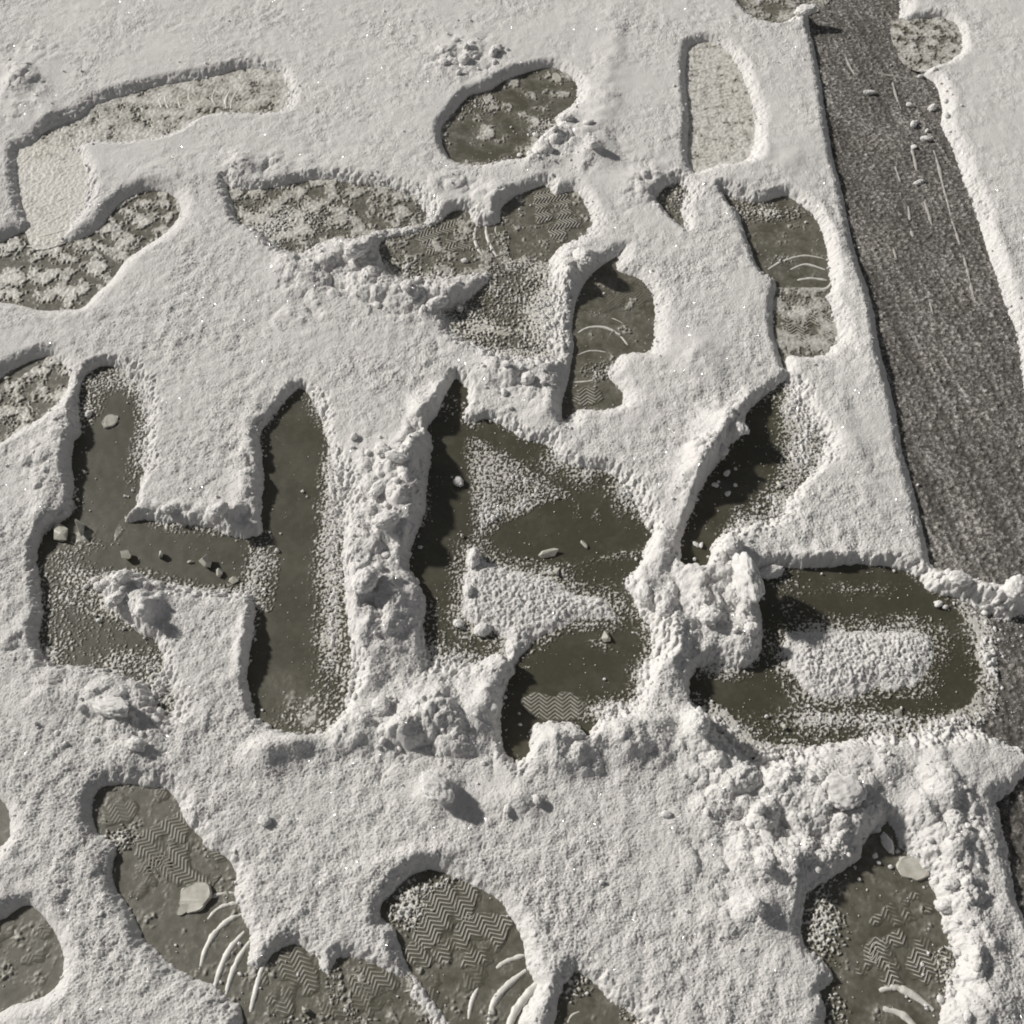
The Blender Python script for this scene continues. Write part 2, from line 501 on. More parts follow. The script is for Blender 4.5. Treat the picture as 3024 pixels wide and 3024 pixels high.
D_OUT = gpoly('F', [(400, 1310), (560, 1250), (640, 1270), (850, 1255), (1000, 1245), (1200, 1265), (1320, 1315), (1420, 1395), (1560, 1435), (1680, 1520), (1750, 1650), (1770, 1850), (1770, 2000),
    (1710, 2110), (1500, 2200), (1250, 2260), (1100, 2250), (900, 2290), (700, 2310), (500, 2350), (380, 2335), (260, 2250), (140, 2150), (30, 2060), (10, 1960), (50, 1860), (150, 1810),
    (330, 1835), (430, 1730), (420, 1550), (400, 1400)])
D_IN = gpoly('F', [(525, 1700), (570, 1610), (760, 1585), (1000, 1600), (1250, 1590), (1420, 1620), (1490, 1690), (1480, 1790), (1430, 1890), (1370, 1965), (1200, 1985), (1000, 2020), (850, 2060), (690, 2040),
    (610, 1945), (550, 1850)])
TRACK_L = [('C', 411, -1500), ('C', 640, -250), ('C', 690, 90), ('C', 740, 300), ('C', 780, 550), ('C', 830, 850), ('C', 880, 1040), ('C', 930, 1280), ('C', 990, 1500), ('C', 1050, 1680), ('C', 1095, 1932),
    ('F', 1110, 80), ('F', 1155, 230), ('F', 1195, 400), ('F', 1228, 600), ('F', 1285, 800), ('F', 1335, 1000), ('F', 1375, 1180), ('F', 1420, 1290)]
TRACK_R = [('F', 1700, 1370), ('F', 2050, 1420), ('F', 2150, 1100), ('F', 2020, 500), ('F', 1940, 90), ('C', 1910, 1850), ('C', 1850, 1680), ('C', 1790, 1500), ('C', 1740, 1350), ('C', 1690, 1200), ('C', 1630, 1050),
    ('C', 1580, 900), ('C', 1540, 780), ('C', 1490, 690), ('C', 1490, 560), ('C', 1440, 430), ('C', 1300, 330), ('C', 1240, 100), ('C', 1200, -250), ('C', 880, -1500)]
TRACK = smooth_poly([ground_at(c, x, y) for c, x, y in TRACK_L + TRACK_R])
SCRAPE = gpoly('I', [(2080, 380), (1930, 480), (1830, 580), (1735, 625), (1785, 720), (1805, 850), (1840, 1000), (1860, 1150), (1920, 1300), (2080, 1500)])

GRIT = gpoly('F', [(1600, 1475), (1700, 1500), (1850, 1540), (2100, 1540), (2100, 2420), (1900, 2330), (1760, 2270), (1560, 2185), (1690, 2105), (1752, 2000), (1758, 1850), (1745, 1700), (1715, 1600), (1650, 1530)])
GRIT2 = gpoly('I', [(80, 60), (200, 150), (330, 300), (480, 370), (640, 340), (620, 400), (420, 460), (230, 330), (120, 200)])
# ------------------------------------------------------------------ the snow: one sheet, pressed and swept down to the ice
def axis(lo, hi, step_fn, far_lo, far_hi):
    a = [lo]
    while a[-1] < hi:
        a.append(a[-1] + step_fn(a[-1]))
    s, up = step_fn(a[-1]), []
    v = a[-1]
    while v < far_hi:
        s *= 1.018 if s < 0.006 else 1.07
        v += s
        up.append(v)
    s, dn = step_fn(lo), []
    v = lo
    while v > far_lo:
        s *= 1.018 if s < 0.006 else 1.07
        v -= s
        dn.append(v)
    return np.array(dn[::-1] + a + up, F32)


XS = axis(-0.99, 0.99, lambda v: 0.00115, -25, 25)
YS = axis(0.13, 1.98, lambda v: 0.00105 + 0.00045 * max(0, v - 0.2), -12, 40)
X, Y = np.meshgrid(XS, YS)
NEAR = sstep(5.0, 2.6, np.hypot(X, Y - 1.0))          # fine grain stays where the mesh can hold it
WX = 0.0030 * fbm(X, Y, 0.030, 3, 3) + 0.0016 * fbm(X, Y, 0.009, 2, 9)
WY = 0.0030 * fbm(X, Y, 0.030, 3, 21) + 0.0016 * fbm(X, Y, 0.009, 2, 27)


def window(poly, m):
    x0, y0 = poly.min(0) - m
    x1, y1 = poly.max(0) + m
    return (slice(*np.searchsorted(YS, [y0, y1])), slice(*np.searchsorted(XS, [x0, x1])))


def gauss_field(spots):
    f = np.zeros(X.shape, F32)
    for crop, x, y, rx, ry, rot, amp in spots:
        cx, cy = ground_at(crop, x, y, 0.02)
        sx = gsize(crop, x, y, rx)
        sy = abs(ground_at(crop, x, y + ry)[1] - ground_at(crop, x, y)[1])
        r = max(sx, sy) * 3.2
        w = (slice(*np.searchsorted(YS, [cy - r, cy + r])), slice(*np.searchsorted(XS, [cx - r, cx + r])))
        a = math.radians(-rot)
        dx, dy = X[w] - cx, Y[w] - cy
        u, v = dx * math.cos(a) + dy * math.sin(a), -dx * math.sin(a) + dy * math.cos(a)
        f[w] += F32(amp) * np.exp(-((u / sx) ** 2 + (v / sy) ** 2)).astype(F32)
    return f


# ridges thrown up beside the sweeps: (crop, x, y, reach x, reach y, turn, height)
HEAPS = gauss_field([
    ('E', 300, 720, 150, 130, 0, .012), ('E', 300, 950, 170, 150, 0, .014), ('E', 250, 1150, 150, 120, 0, .012), ('E', 170, 1420, 150, 120, 0, .016), ('E', 230, 1650, 190, 140, 0, .012), ('E', 120, 1880, 150, 130, 0, .010),
    ('E', 560, 330, 60, 110, 25, .010), ('E', 420, 640, 60, 120, 0, .010),
    ('F', 260, 520, 90, 90, 40, .016), ('F', 120, 720, 70, 110, 40, .014), ('F', 20, 900, 60, 130, 20, .010),
    ('F', 250, 1180, 130, 90, 0, .010), ('F', 330, 1400, 70, 160, -10, .016), ('F', 150, 1600, 120, 130, 0, .012), ('F', 60, 1380, 110, 110, 0, .010), ('F', 340, 1700, 80, 90, 0, .012),
    ('E', 1760, 1450, 70, 110, -20, .014), ('E', 1870, 1560, 90, 110, 0, .012), ('E', 1850, 1200, 70, 140, 0, .010), ('E', 1900, 1760, 110, 140, 0, .012), ('E', 1870, 1930, 110, 120, 0, .012),
    ('H', 560, 130, 230, 120, -15, .018), ('H', 300, 280, 190, 120, 0, .014), ('H', 90, 220, 110, 120, 0, .010), ('H', 850, 60, 80, 120, 0, .012), ('H', 800, 180, 90, 90, 0, .010),
    ('H', 1240, 330, 130, 110, 0, .018), ('H', 1300, 450, 110, 70, 0, .010), ('H', 1650, 290, 190, 110, 0, .018), ('H', 1850, 260, 120, 110, 0, .012), ('H', 560, 590, 110, 90, 0, .012), ('H', 1000, 640, 150, 80, 0, .008),
    ('G', 1700, 330, 170, 70, 0, .014), ('G', 1500, 400, 120, 90, 0, .010), ('G', 640, 110, 150, 100, 20, .014), ('G', 350, 60, 190, 100, 0, .010), ('G', 740, 340, 110, 90, 0, .008),
    ('I', 60, 240, 70, 120, 0, .016), ('I', 860, 650, 190, 190, 0, .018), ('I', 560, 550, 170, 120, 0, .012), ('I', 430, 740, 130, 110, 0, .010), ('I', 560, 1000, 170, 100, 0, .014), ('I', 430, 1270, 110, 90, 0, .012),
    ('I', 300, 560, 170, 160, 0, .010), ('I', 1100, 450, 170, 110, 0, .010), ('I', 1560, 560, 220, 140, 0, .012), ('I', 1560, 900, 140, 170, 0, .014), ('I', 1560, 1180, 100, 110, 0, .014), ('I', 1700, 1450, 120, 210, 0, .010), ('I', 1740, 1800, 130, 170, 0, .010),
    ('D', 310, 620, 110, 230, 0, .008), ('D', 640, 1400, 120, 70, 0, .010), ('D', 820, 1570, 60, 80, 0, .012), ('D', 1280, 1000, 90, 70, 0, .006), ('D', 230, 1000, 80, 110, 0, .006),
    ('B', 700, 270, 140, 90, 0, .006), ('B', 1290, 750, 130, 90, 30, .010), ('B', 1450, 860, 90, 50, 0, .010), ('B', 1130, 880, 90, 50, 0, .006), ('B', 1050, 400, 170, 40, 15, .006),
    ('B', 130, 1420, 150, 100, 0, .012), ('B', 1420, 1470, 110, 60, 25, .012), ('B', 1290, 1580, 70, 120, 0, .010), ('B', 600, 1680, 130, 70, 20, .010), ('B', 660, 1170, 110, 40, 20, .008),
    ('B', 980, 1080, 150, 40, 30, .008), ('B', 1700, 1020, 150, 60, 0, .006), ('B', 300, 1650, 260, 150, 0, .005), ('A', 1400, 900, 130, 60, 10, .006), ('A', 1700, 1560, 180, 120, 0, .008),
    ('C', 690, 70, 110, 50, 0, .016), ('C', 1420, 520, 110, 80, 0, .010), ('C', 220, 1030, 110, 50, -20, .006),
    ('E', 900, 120, 120, 90, 0, .010), ('E', 1090, 210, 110, 110, 0, .010), ('E', 1180, 370, 90, 90, 0, .008),
    ('F', 900, 1230, 330, 45, 0, .006), ('F', 1520, 1380, 120, 70, -20, .010), ('F', 1830, 1480, 130, 110, 0, .014), ('A', 100, 480, 120, 160, 0, .008), ('A', 250, 620, 140, 60, 30, .006),
    ('E', 1150, 1680, 200, 70, -20, .016), ('E', 1000, 1860, 130, 130, 0, .014), ('F', 1150, 1975, 280, 40, -8, .012), ('F', 900, 1850, 350, 90, 0, .004), ('E', 1080, 925, 140, 22, -18, .009), ('E', 620, 1240, 10, 10, 0, .0),
    ('F', 200, 470, 110, 90, 40, .014), ('F', 60, 690, 80, 120, 30, .014), ('F', 360, 330, 60, 60, 40, .010), ('E', 470, 420, 60, 90, 20, .010), ('E', 400, 800, 60, 150, 0, .010), ('D', 1390, 700, 50, 260, 0, .006), ('D', 1390, 1700, 50, 160, 0, .008),
    # soft swells in the untouched snow
    ('B', 1530, 500, 80, 450, 8, .006), ('C', 480, 880, 260, 90, 15, .006), ('C', 900, 1450, 60, 260, -12, .005), ('F', 1050, 60, 90, 130, 0, .006), ('C', 1700, 1250, 70, 330, -15, .006),
    ('F', 980, 660, 70, 330, -6, .004), ('H', 480, 960, 300, 60, -12, .006), ('A', 900, 970, 160, 50, 10, .004), ('F', 90, 120, 120, 150, 0, .008),
])
# how lumpy the snow lies
LUMPY = np.clip(gauss_field([
    ('E', 250, 900, 230, 420, 0, 1), ('E', 200, 1550, 260, 330, 0, 1), ('F', 180, 650, 160, 260, 30, .9), ('F', 200, 1400, 260, 330, 0, 1.1), ('E', 1850, 1650, 150, 350, 0, 1),
    ('H', 500, 250, 500, 270, 0, 1.1), ('H', 1500, 350, 420, 180, 0, .8), ('G', 650, 130, 350, 180, 0, .9), ('I', 700, 750, 600, 430, 0, 1.1), ('I', 1550, 900, 240, 650, 0, 1), ('I', 250, 1300, 300, 400, 0, .5), ('I', 300, 400, 300, 300, 0, 1),
    ('I', 1500, 1750, 300, 300, 0, .8), ('F', 1750, 1450, 260, 160, 0, 1), ('D', 250, 700, 200, 350, 0, .7), ('D', 750, 1480, 240, 150, 0, 1), ('D', 150, 1750, 200, 260, 0, .6), ('B', 1200, 800, 350, 160, 20, .9),
    ('B', 700, 300, 220, 130, 0, .9), ('B', 200, 1500, 350, 200, 0, .9), ('B', 1350, 1550, 130, 200, 0, 1), ('B', 550, 1700, 350, 140, 0, .9), ('B', 850, 1100, 350, 110, 20, .7), ('B', 1750, 1050, 200, 140, 0, .8),
    ('E', 1050, 200, 280, 200, 0, .9), ('A', 130, 450, 200, 260, 0, .7), ('A', 1500, 920, 260, 90, 0, .7), ('A', 1750, 1600, 220, 240, 0, .7), ('C', 1400, 550, 130, 200, 0, .7), ('C', 700, 80, 130, 70, 0, 1),
    ('F', 300, 420, 130, 90, 40, .8), ('F', 60, 750, 110, 200, 30, .8), ('E', 440, 600, 80, 350, 0, .7), ('D', 1430, 700, 60, 350, 0, .6), ('D', 1400, 1700, 60, 250, 0, .5),
    ('D', 900, 960, 500, 60, 0, .6), ('D', 1300, 1010, 150, 70, 0, .7), ('F', 900, 1230, 450, 60, 0, .7), ('G', 450, 1000, 150, 300, 0, .6), ('G', 1100, 750, 130, 120, 0, .7), ('A', 1500, 330, 250, 60, 0, .4),
]), 0, 1)

Hh = F32(SNOW_Z) + F32(0.0028) * fbm(X, Y, 0.33, 2, 1) + F32(0.0014) * fbm(X, Y, 0.07, 2, 2)
Hh += HEAPS * (F32(1.0) + F32(0.6) * fbm(X, Y, 0.04, 2, 14))
crumb_noise = fbm(X, Y, 0.011, 2, 40)
lump = LUMPY * sstep(-0.5, 0.35, fbm(X, Y, 0.05, 2, 33) + LUMPY - 0.6)
Hh += NEAR * lump * (F32(0.0150) * billow(X + WX, Y + WY, 0.034, 1, 0.7) + F32(0.0065) * billow(X + WX, Y + WY, 0.015, 2, 0.8) + F32(0.0022) * billow(X + WX, Y + WY, 0.0068, 3) - F32(0.0080))
# light graininess everywhere
GRAIN = F32(0.0004) * billow(X, Y, 0.0066, 4, 0.7) + F32(0.0005) * fbm(X, Y, 0.0034, 2, 50, 0.9) + F32(0.0021) * fbm(X, Y, 0.018, 2, 60) + F32(0.0016) * sstep(-0.1, 0.5, fbm(X, Y, 0.11, 2, 63)) * billow(X + WX, Y + WY, 0.019, 5, 0.6) + F32(0.00040) * RNG.standard_normal(X.shape).astype(F32)
STEP = np.maximum(np.gradient(XS)[None, :], np.gradient(YS)[:, None])
NEAR = NEAR * np.clip(F32(0.0030) / STEP, 0, 1).astype(F32)
Hh += NEAR * GRAIN * (F32(0.60) + F32(0.65) * sstep(1.7, 0.3, Y) + F32(0.5) * perlin(X, Y, 0.15, 77) + F32(0.4) * perlin(X, Y, 0.05, 78) + F32(0.3) * lump)  # nearer snow is coarser, partly to shape in the lamp's fall-off

# thin sprinkled snow left inside the swept parts
RES = gauss_field([
    ('D', 1890, 1000, 90, 620, -3, .62), ('D', 1900, 1650, 70, 350, 0, .5), ('D', 350, 1430, 160, 110, 0, .42), ('D', 700, 1800, 170, 90, 0, .5), ('D', 880, 1960, 90, 140, 0, .6), ('D', 250, 1780, 110, 110, 0, .5), ('D', 560, 190, 150, 70, 0, .55), ('D', 500, 340, 80, 90, 0, .45),
    ('D', 1430, 1250, 70, 200, 0, .55), ('D', 1150, 1420, 350, 50, -10, .5), ('D', 430, 1290, 170, 60, 0, .45), ('D', 760, 560, 40, 300, 0, .3), ('D', 420, 1120, 90, 60, 0, .25),
    ('E', 1250, 640, 150, 60, -25, .28), ('E', 1420, 720, 90, 80, 0, .42), ('E', 1600, 850, 70, 130, 0, .4), ('E', 560, 1600, 60, 160, 0, .25), ('E', 700, 1780, 190, 60, 0, .45), ('E', 1370, 960, 35, 90, 0, .3), ('E', 1480, 970, 35, 60, 0, .35), ('E', 1600, 1190, 130, 30, -10, .42),
    ('E', 1100, 1320, 260, 60, -15, .55), ('E', 1500, 1380, 110, 40, -20, .4), ('E', 900, 1350, 90, 110, 0, .5), ('E', 1500, 1700, 90, 50, 20, .4), ('H', 1560, 100, 170, 60, 0, .5), ('E', 1750, 1950, 50, 100, 0, .4), ('E', 760, 400, 60, 70, 0, .6), ('E', 640, 330, 60, 80, 0, .35),
    ('F', 690, 560, 110, 260, 20, .62), ('F', 600, 350, 70, 90, 0, .55), ('F', 540, 880, 110, 70, 0, .45), ('F', 420, 920, 40, 70, 0, .35), ('F', 330, 960, 60, 70, 0, .4),
    ('F', 640, 1480, 110, 110, 0, .35), ('F', 1050, 1380, 300, 50, 0, .4), ('F', 1330, 1560, 60, 60, 0, .4), ('F', 1440, 1750, 60, 150, 0, .5), ('I', 800, 140, 260, 70, 0, .50), ('I', 1180, 150, 170, 80, 0, .5), ('I', 1480, 190, 140, 90, 0, .5), ('I', 300, 260, 170, 90, 0, .5), ('I', 560, 350, 190, 60, 0, .55),
    ('I', 200, 160, 80, 90, 0, .45), ('F', 1760, 1800, 60, 200, 0, .5), ('F', 200, 1860, 150, 50, 0, .45), ('F', 560, 1300, 120, 60, 0, .5),
    ('I', 800, 1330, 110, 220, 10, .62), ('I', 860, 1850, 110, 120, 0, .50), ('I', 1530, 1650, 60, 190, 0, .55), ('I', 1330, 870, 60, 90, 0, .5), ('G', 680, 830, 90, 60, 0, .60), ('G', 560, 1050, 60, 120, 0, .5), ('H', 380, 1250, 110, 110, 20, .62), ('H', 560, 1110, 140, 40, -15, .55),
    ('H', 1330, 1690, 90, 90, 0, .5), ('G', 1900, 1650, 60, 120, 0, .35), ('B', 1150, 1750, 80, 190, 0, .5), ('B', 800, 1800, 150, 50, 20, .45), ('B', 950, 1990, 200, 60, 0, .5), ('B', 350, 1470, 160, 70, 0, .5), ('B', 620, 1540, 160, 40, 0, .5), ('B', 1180, 680, 80, 90, 0, .45), ('B', 800, 540, 130, 50, 0, .40),
    ('C', 500, 1160, 210, 50, 0, .65), ('C', 570, 1420, 70, 40, 0, .45), ('C', 230, 820, 190, 120, 0, .55), ('A', 1660, 1180, 300, 90, 0, .45), ('A', 1500, 1290, 120, 90, 0, .5), ('C', 680, 1720, 130, 50, 0, .5), ('A', 500, 700, 300, 60, 12, .4), ('E', 1500, 130, 120, 60, 0, .55), ('E', 1430, 400, 110, 40, 0, .55),
    ('G', 1650, 1880, 170, 60, 0, .35), ('H', 180, 1880, 120, 60, 0, .3), ('D', 60, 430, 150, 60, 20, .4), ('G', 1690, 130, 150, 110, 0, .5), ('D', 350, 1200, 120, 60, 0, .35), ('D', 560, 1120, 120, 40, -10, .3),
    ('I', 800, 200, 560, 120, 0, .30), ('F', 1650, 1700, 120, 300, 0, .25), ('D', 450, 1600, 260, 260, 0, .22), ('D', 900, 1880, 120, 170, 0, .35), ('D', 1850, 1300, 90, 700, -3, .22), ('F', 600, 600, 170, 420, 20, .25), ('E', 900, 760, 200, 220, 0, .30), ('E', 1350, 700, 260, 160, -30, .2), ('E', 700, 1750, 260, 130, 0, .25), ('E', 1100, 1330, 350, 100, -15, .25), ('H', 1500, 90, 220, 110, 0, .25), ('I', 950, 1400, 260, 420, 0, .15), ('G', 700, 900, 300, 300, 0, .12), ('H', 420, 1250, 160, 190, 20, .25), ('A', 1700, 1180, 400, 160, 0, .2), ('A', 500, 720, 420, 90, 12, .2), ('B', 900, 1700, 400, 260, 0, .2), ('B', 900, 650, 350, 240, 0, .15), ('A', 500, 1500, 450, 260, -20, .15), ('D', 100, 300, 260, 200, 0, .2),
])
spr = F32(0.0024) * fbm(X, Y, 0.0034, 1, 80, 0.8) + F32(0.0016) * crumb_noise + F32(0.0018) * (billow(X, Y, 0.0042, 6, 0.6) - F32(0.25)) + F32(0.0004) * RNG.standard_normal(X.shape).astype(F32)
SPECK = np.zeros(X.shape, F32)
FILM = np.zeros(X.shape, F32)       # thin frost left on the ice
EDGE = np.zeros(X.shape, F32)      # how near a crumbly pit edge, for the loose crumbs


LX, LY = math.sin(SUN_AZ), math.cos(SUN_AZ)


def press(poly, wall, rough, res=0.0, lip=0.004, edge=0.35, shave=-0.0040):
    """push the sheet down inside an outline: slopes shaped by lamp direction, steep toward the lamp, gentle away from it"""
    w = window(poly, 0.06)
    d = sdf(poly, X[w] + F32(rough) * WX[w], Y[w] + F32(rough) * WY[w])
    vary = F32(0.12) + F32(1.15) * sstep(-0.35, 0.45, fbm(X[w], Y[w], 0.11, 2, 95))
    gy_, gx_ = np.gradient(d, YS[w[0]], XS[w[1]])
    side = np.clip(0.5 - 0.5 * (gx_ * F32(LX) + gy_ * F32(LY)), 0, 1) ** 1.5       # 0 toward the lamp, 1 away from it
    wl_ = F32(wall) * (F32(0.62) + F32(0.08) * side)
    lp_ = F32(lip + 0.003) * (F32(1.3) + F32(0.6) * side) + F32(0.021 * rough) * side * vary
    wob = F32(0.0022 * rough) * fbm(X[w], Y[w], 0.0065, 2, 91, 0.7)
    t = np.clip((d + wob + wl_) / (lp_ + wl_), 0, 1)
    ts = t * t * (3 - 2 * t)
    rnd = 0.35 * ts + 0.65 * np.sqrt(np.maximum(0, 1 - (1 - t) ** 2)) * sstep(0, 0.22, t)
    mixs = np.clip(side * rough, 0, 1)
    t = rnd * (1 - mixs) + ts * mixs
    near_edge = np.exp(-np.maximum(-d - wl_, 0) / F32(0.009))
    r = np.clip(RES[w] + F32(res) + F32(edge * rough) * near_edge * vary, 0, 1.1)
    fl = F32(shave) + np.maximum(r - F32(0.12), 0) * F32(0.0080) + spr[w] * (F32(0.25) + r * F32(1.2))
    hh = Hh[w]
    Hh[w] = fl + (hh - fl) * t + F32(4 * rough) * t * (1 - t) * (F32(0.0026) * crumb_noise[w] + F32(0.5) * spr[w] * side)
    FILM[w] = np.where(d < 0.012, np.maximum(FILM[w], r), FILM[w])
    EDGE[w] = np.maximum(EDGE[w], F32(rough) * np.exp(-(d / F32(0.014)) ** 2))
    SPECK[w] = np.where(d < 0.004, np.maximum(SPECK[w], F32(0.10) + r * F32(0.9)), SPECK[w])


def island(poly, height, soft, rough=1.0, speck=1.0):
    w = window(poly, 0.04)
    d = sdf(poly, X[w] + F32(rough) * WX[w], Y[w] + F32(rough) * WY[w])
    t = sstep(soft * 0.45, -soft, d)
    top = F32(-0.004) + t * (F32(height + 0.004) + F32(speck) * spr[w] + F32(0.75) * HEAPS[w]) + t * NEAR[w] * (F32(0.004) * lump[w] * billow(X[w], Y[w], 0.014, 2) + GRAIN[w] * F32(0.7))
    Hh[w] = np.maximum(Hh[w], top)
    FILM[w] = np.maximum(FILM[w], F32(0.62) * sstep(soft * 0.9, -soft * 0.2, d))
    SPECK[w] = np.maximum(SPECK[w], F32(0.75) * sstep(soft * 1.3, -soft * 0.3, d))


press(TRACK, 0.013, 0.5, 0.0, 0.006, 0.25, -0.003)
press(SCRAPE, 0.014, 0.9, 0.15)
press(GRIT, 0.012, 1.0, 0.33, 0.002)
press(GRIT2, 0.014, 1.0, 0.38, 0.002)
for k, f in FP.items():
    press(f['poly'], f['wall'], f['rough'], f['res'], edge=f['edge'])
for poly in (H_LEFT, H_RIGHT, B_OUT, SLASH, D_OUT):
    press(poly, 0.0085, 1.0, 0.04, 0.002, 0.42)
island(B_IN_LOW, 0.0065, 0.030, 2.2, 0.8)
island(B_IN_TOP, 0.0002, 0.012, 1.5, 1.0)
island(D_IN, 0.0050, 0.030, 2.0, 0.8)

snow_me = mesh_from_grid('snow', X, Y, Hh)
snow = link('snow', snow_me, M_SNOW)
snow['kind'] = 'stuff'


def snow_z(x, y):
    i = min(max(int(np.searchsorted(YS, y)), 0), len(YS) - 1)
    j = min(max(int(np.searchsorted(XS, x)), 0), len(XS) - 1)
    return max(float(Hh[i, j]), 0.0012)


# ------------------------------------------------------------------ beds of prints, letters and track
def bed_grid(poly, step=0.0013, margin=0.006, clip=None, out=None):
    x0, y0 = poly.min(0) - margin
    x1, y1 = poly.max(0) + margin
    gx, gy = np.meshgrid(np.arange(x0, x1, step, dtype=F32), np.arange(y0, y1, step, dtype=F32))
    d = sdf(poly, gx, gy)
    ins = d < margin
    for c in clip or ():
        ins &= sdf(c, gx, gy) < 0
    for c in out or ():
        ins &= sdf(c, gx, gy) >= 0
    keep = ins[:-1, :-1]
    return gx, gy, d, keep


def bed(name, poly, mat, parent, frost, z0=0.0, patch=0.030, amp=0.9, seed=0, relief=0.0016, step=0.0010, clip=None, out=None, ox=0, oy=0, glaze=()):
    gx, gy, d, keep = bed_grid(poly, step, clip=clip, out=out)
    n = fbm(gx, gy, patch, 4, 100 + seed, 0.6)
    fine = fbm(gx, gy, 0.006, 2, 130 + seed, 0.7)
    fr = np.clip(frost + amp * n + 0.18 * fine * (frost > 0.2), 0, 1)
    for gc, gpx, gpy, gr, ga in glaze:                     # milky patches frozen into the ice
        qx, qy = ground_at(gc, gpx, gpy, 0.001)
        fr = np.clip(fr + F32(ga) * np.exp(-(((gx - qx) ** 2 + (gy - qy) ** 2) / gsize(gc, gpx, gpy, gr) ** 2) ** 1.5) * (1 + 0.5 * n), 0, 1)
    fi = np.clip(np.searchsorted(YS, gy[:, 0]), 0, len(YS) - 1)
    fj = np.clip(np.searchsorted(XS, gx[0]), 0, len(XS) - 1)
    film = FILM[np.ix_(fi, fj)]
    g3 = fbm(gx, gy, 0.0042, 2, 150 + seed, 0.9)
    speck = sstep(0.05, 0.55, film * 0.80 - 0.20 + 1.0 * g3 + 0.35 * n) * sstep(0.05, 0.35, film)
    fr = np.maximum(fr, 0.92 * speck)
    # a hard break between clean glaze and stuck white snow
    fr = np.where(fr > 0.5, np.minimum(1, fr + 0.12), fr)
    z = F32(0.0010 + z0) + F32(relief) * sstep(0.3, 0.75, fr) + F32(0.0003) * speck + F32(relief * 0.55) * fine * sstep(0.2, 0.7, fr) + F32(0.00012) * perlin(gx, gy, 0.012, seed)
    me = mesh_from_grid(name, gx - F32(ox), gy - F32(oy), z, keep, {'frost': fr})
    return link(name, me, mat, parent)


def tread(parent, ox, oy, crop, cx, cy, ax, ay, half_w, cover, z0, strong=1.0, period=0.0047, zig=0.0088, seed=0):
    """raised chevron bars pressed by a shoe sole; (ax, ay) is the far end of the patch along the sole"""
    c0, c1 = np.array(ground_at(crop, cx, cy, 0.002)), np.array(ground_at(crop, ax, ay, 0.002))
    L = np.linalg.norm(c1 - c0)
    if c0[1] > 0.9:
        period, zig, strong = 0.0056, 0.0105, strong * 1.25
    e = (c1 - c0) / L
    f = np.array([-e[1], e[0]])
    hw = half_w
    u, v = np.meshgrid(np.arange(-L, L, 0.0007, dtype=F32), np.arange(-hw, hw, 0.0007, dtype=F32))
    gx, gy = F32(c0[0]) + u * F32(e[0]) + v * F32(f[0]), F32(c0[1]) + u * F32(e[1]) + v * F32(f[1])
    wob = F32(0.0006) * perlin(gx, gy, 0.02, 5 + seed)
    tri = np.abs(((v / F32(zig)) % 2) - 1) * F32(zig * 0.85)
    ph = ((u + tri + wob) / F32(period)) % 1.0
    prof = np.where(ph < 0.42, np.sin(ph / 0.42 * math.pi), 0).astype(F32)
    wear = fbm(gx, gy, 0.030, 3, 200 + seed)
    m = sstep(-0.05, 0.35, F32(cover) - F32(0.25) + F32(1.5) * wear - F32(1.25) * np.maximum(0, (u / L) ** 2 + (v / hw) ** 2 - F32(0.45)))
    z = F32(0.0004 + z0) + m * (F32(0.0006) + F32(0.0009 * strong) * prof)
    fr = np.clip(0.12 + m * prof * (0.80 * strong) + 0.12 * wear, 0, 1)
    keep = (m > 0.06)[:-1, :-1]
    me = mesh_from_grid('tread', gx - F32(ox), gy - F32(oy), z, keep, {'frost': fr})
    return link('tread', me, M_BED, parent)


def ridge(name, parent, ox, oy, crop, pts, r, mat, z=0.001, seed=0, frost=0.98, wild=1.0):
    """a raised rib of packed snow along a curve"""
    g = np.array([ground_at(crop, x, y, 0.004) for x, y in pts])
    P = []
    for i in range(len(g) - 1):
        a, b, c, d = g[max(i - 1, 0)], g[i], g[i + 1], g[min(i + 2, len(g) - 1)]
        for k in range(10):
            t = k / 10
            P.append(0.5 * ((2 * b) + (c - a) * t + (2 * a - 5 * b + 4 * c - d) * t * t + (-a + 3 * b - 3 * c + d) * t ** 3))
    P.append(g[-1])
    P = np.array(P)
    n, S = len(P), 10
    rng = np.random.default_rng(seed + 400)
    jit = np.convolve(rng.normal(0, 1, n + 4), np.ones(3) / 3, 'same')[2:-2]
    co, q = [], []
    for i in range(n):
        tg = P[min(i + 1, n - 1)] - P[max(i - 1, 0)]
        tg = tg / (np.linalg.norm(tg) + 1e-9)
        nm = np.array([-tg[1], tg[0]])
        e = i / (n - 1)
        rr = 0.68 * r * (0.30 + 0.65 * math.sin(math.pi * min(max(e, 0.03), 0.97)) ** 0.5) * (1 + 0.16 * wild * jit[i])
        for s in range(S):
            a = math.pi * s / (S - 1)
            w = math.cos(a) * rr * 0.8 * (1 + 0.05 * rng.normal())
            h = math.sin(a) * rr * 0.6 * (1 + 0.05 * rng.normal())
            co.append((P[i][0] + nm[0] * w - ox, P[i][1] + nm[1] * w - oy, z + h - 0.001))
    for i in range(n - 1):
        for s in range(S - 1):
            q.append((i * S + s, i * S + s + 1, (i + 1) * S + s + 1, (i + 1) * S + s))
    q = np.array(q)
    me = raw_mesh(name, np.array(co), q[:, ::-1], {'frost': np.full(len(co), frost, F32)})
    return link(name, me, mat, parent)


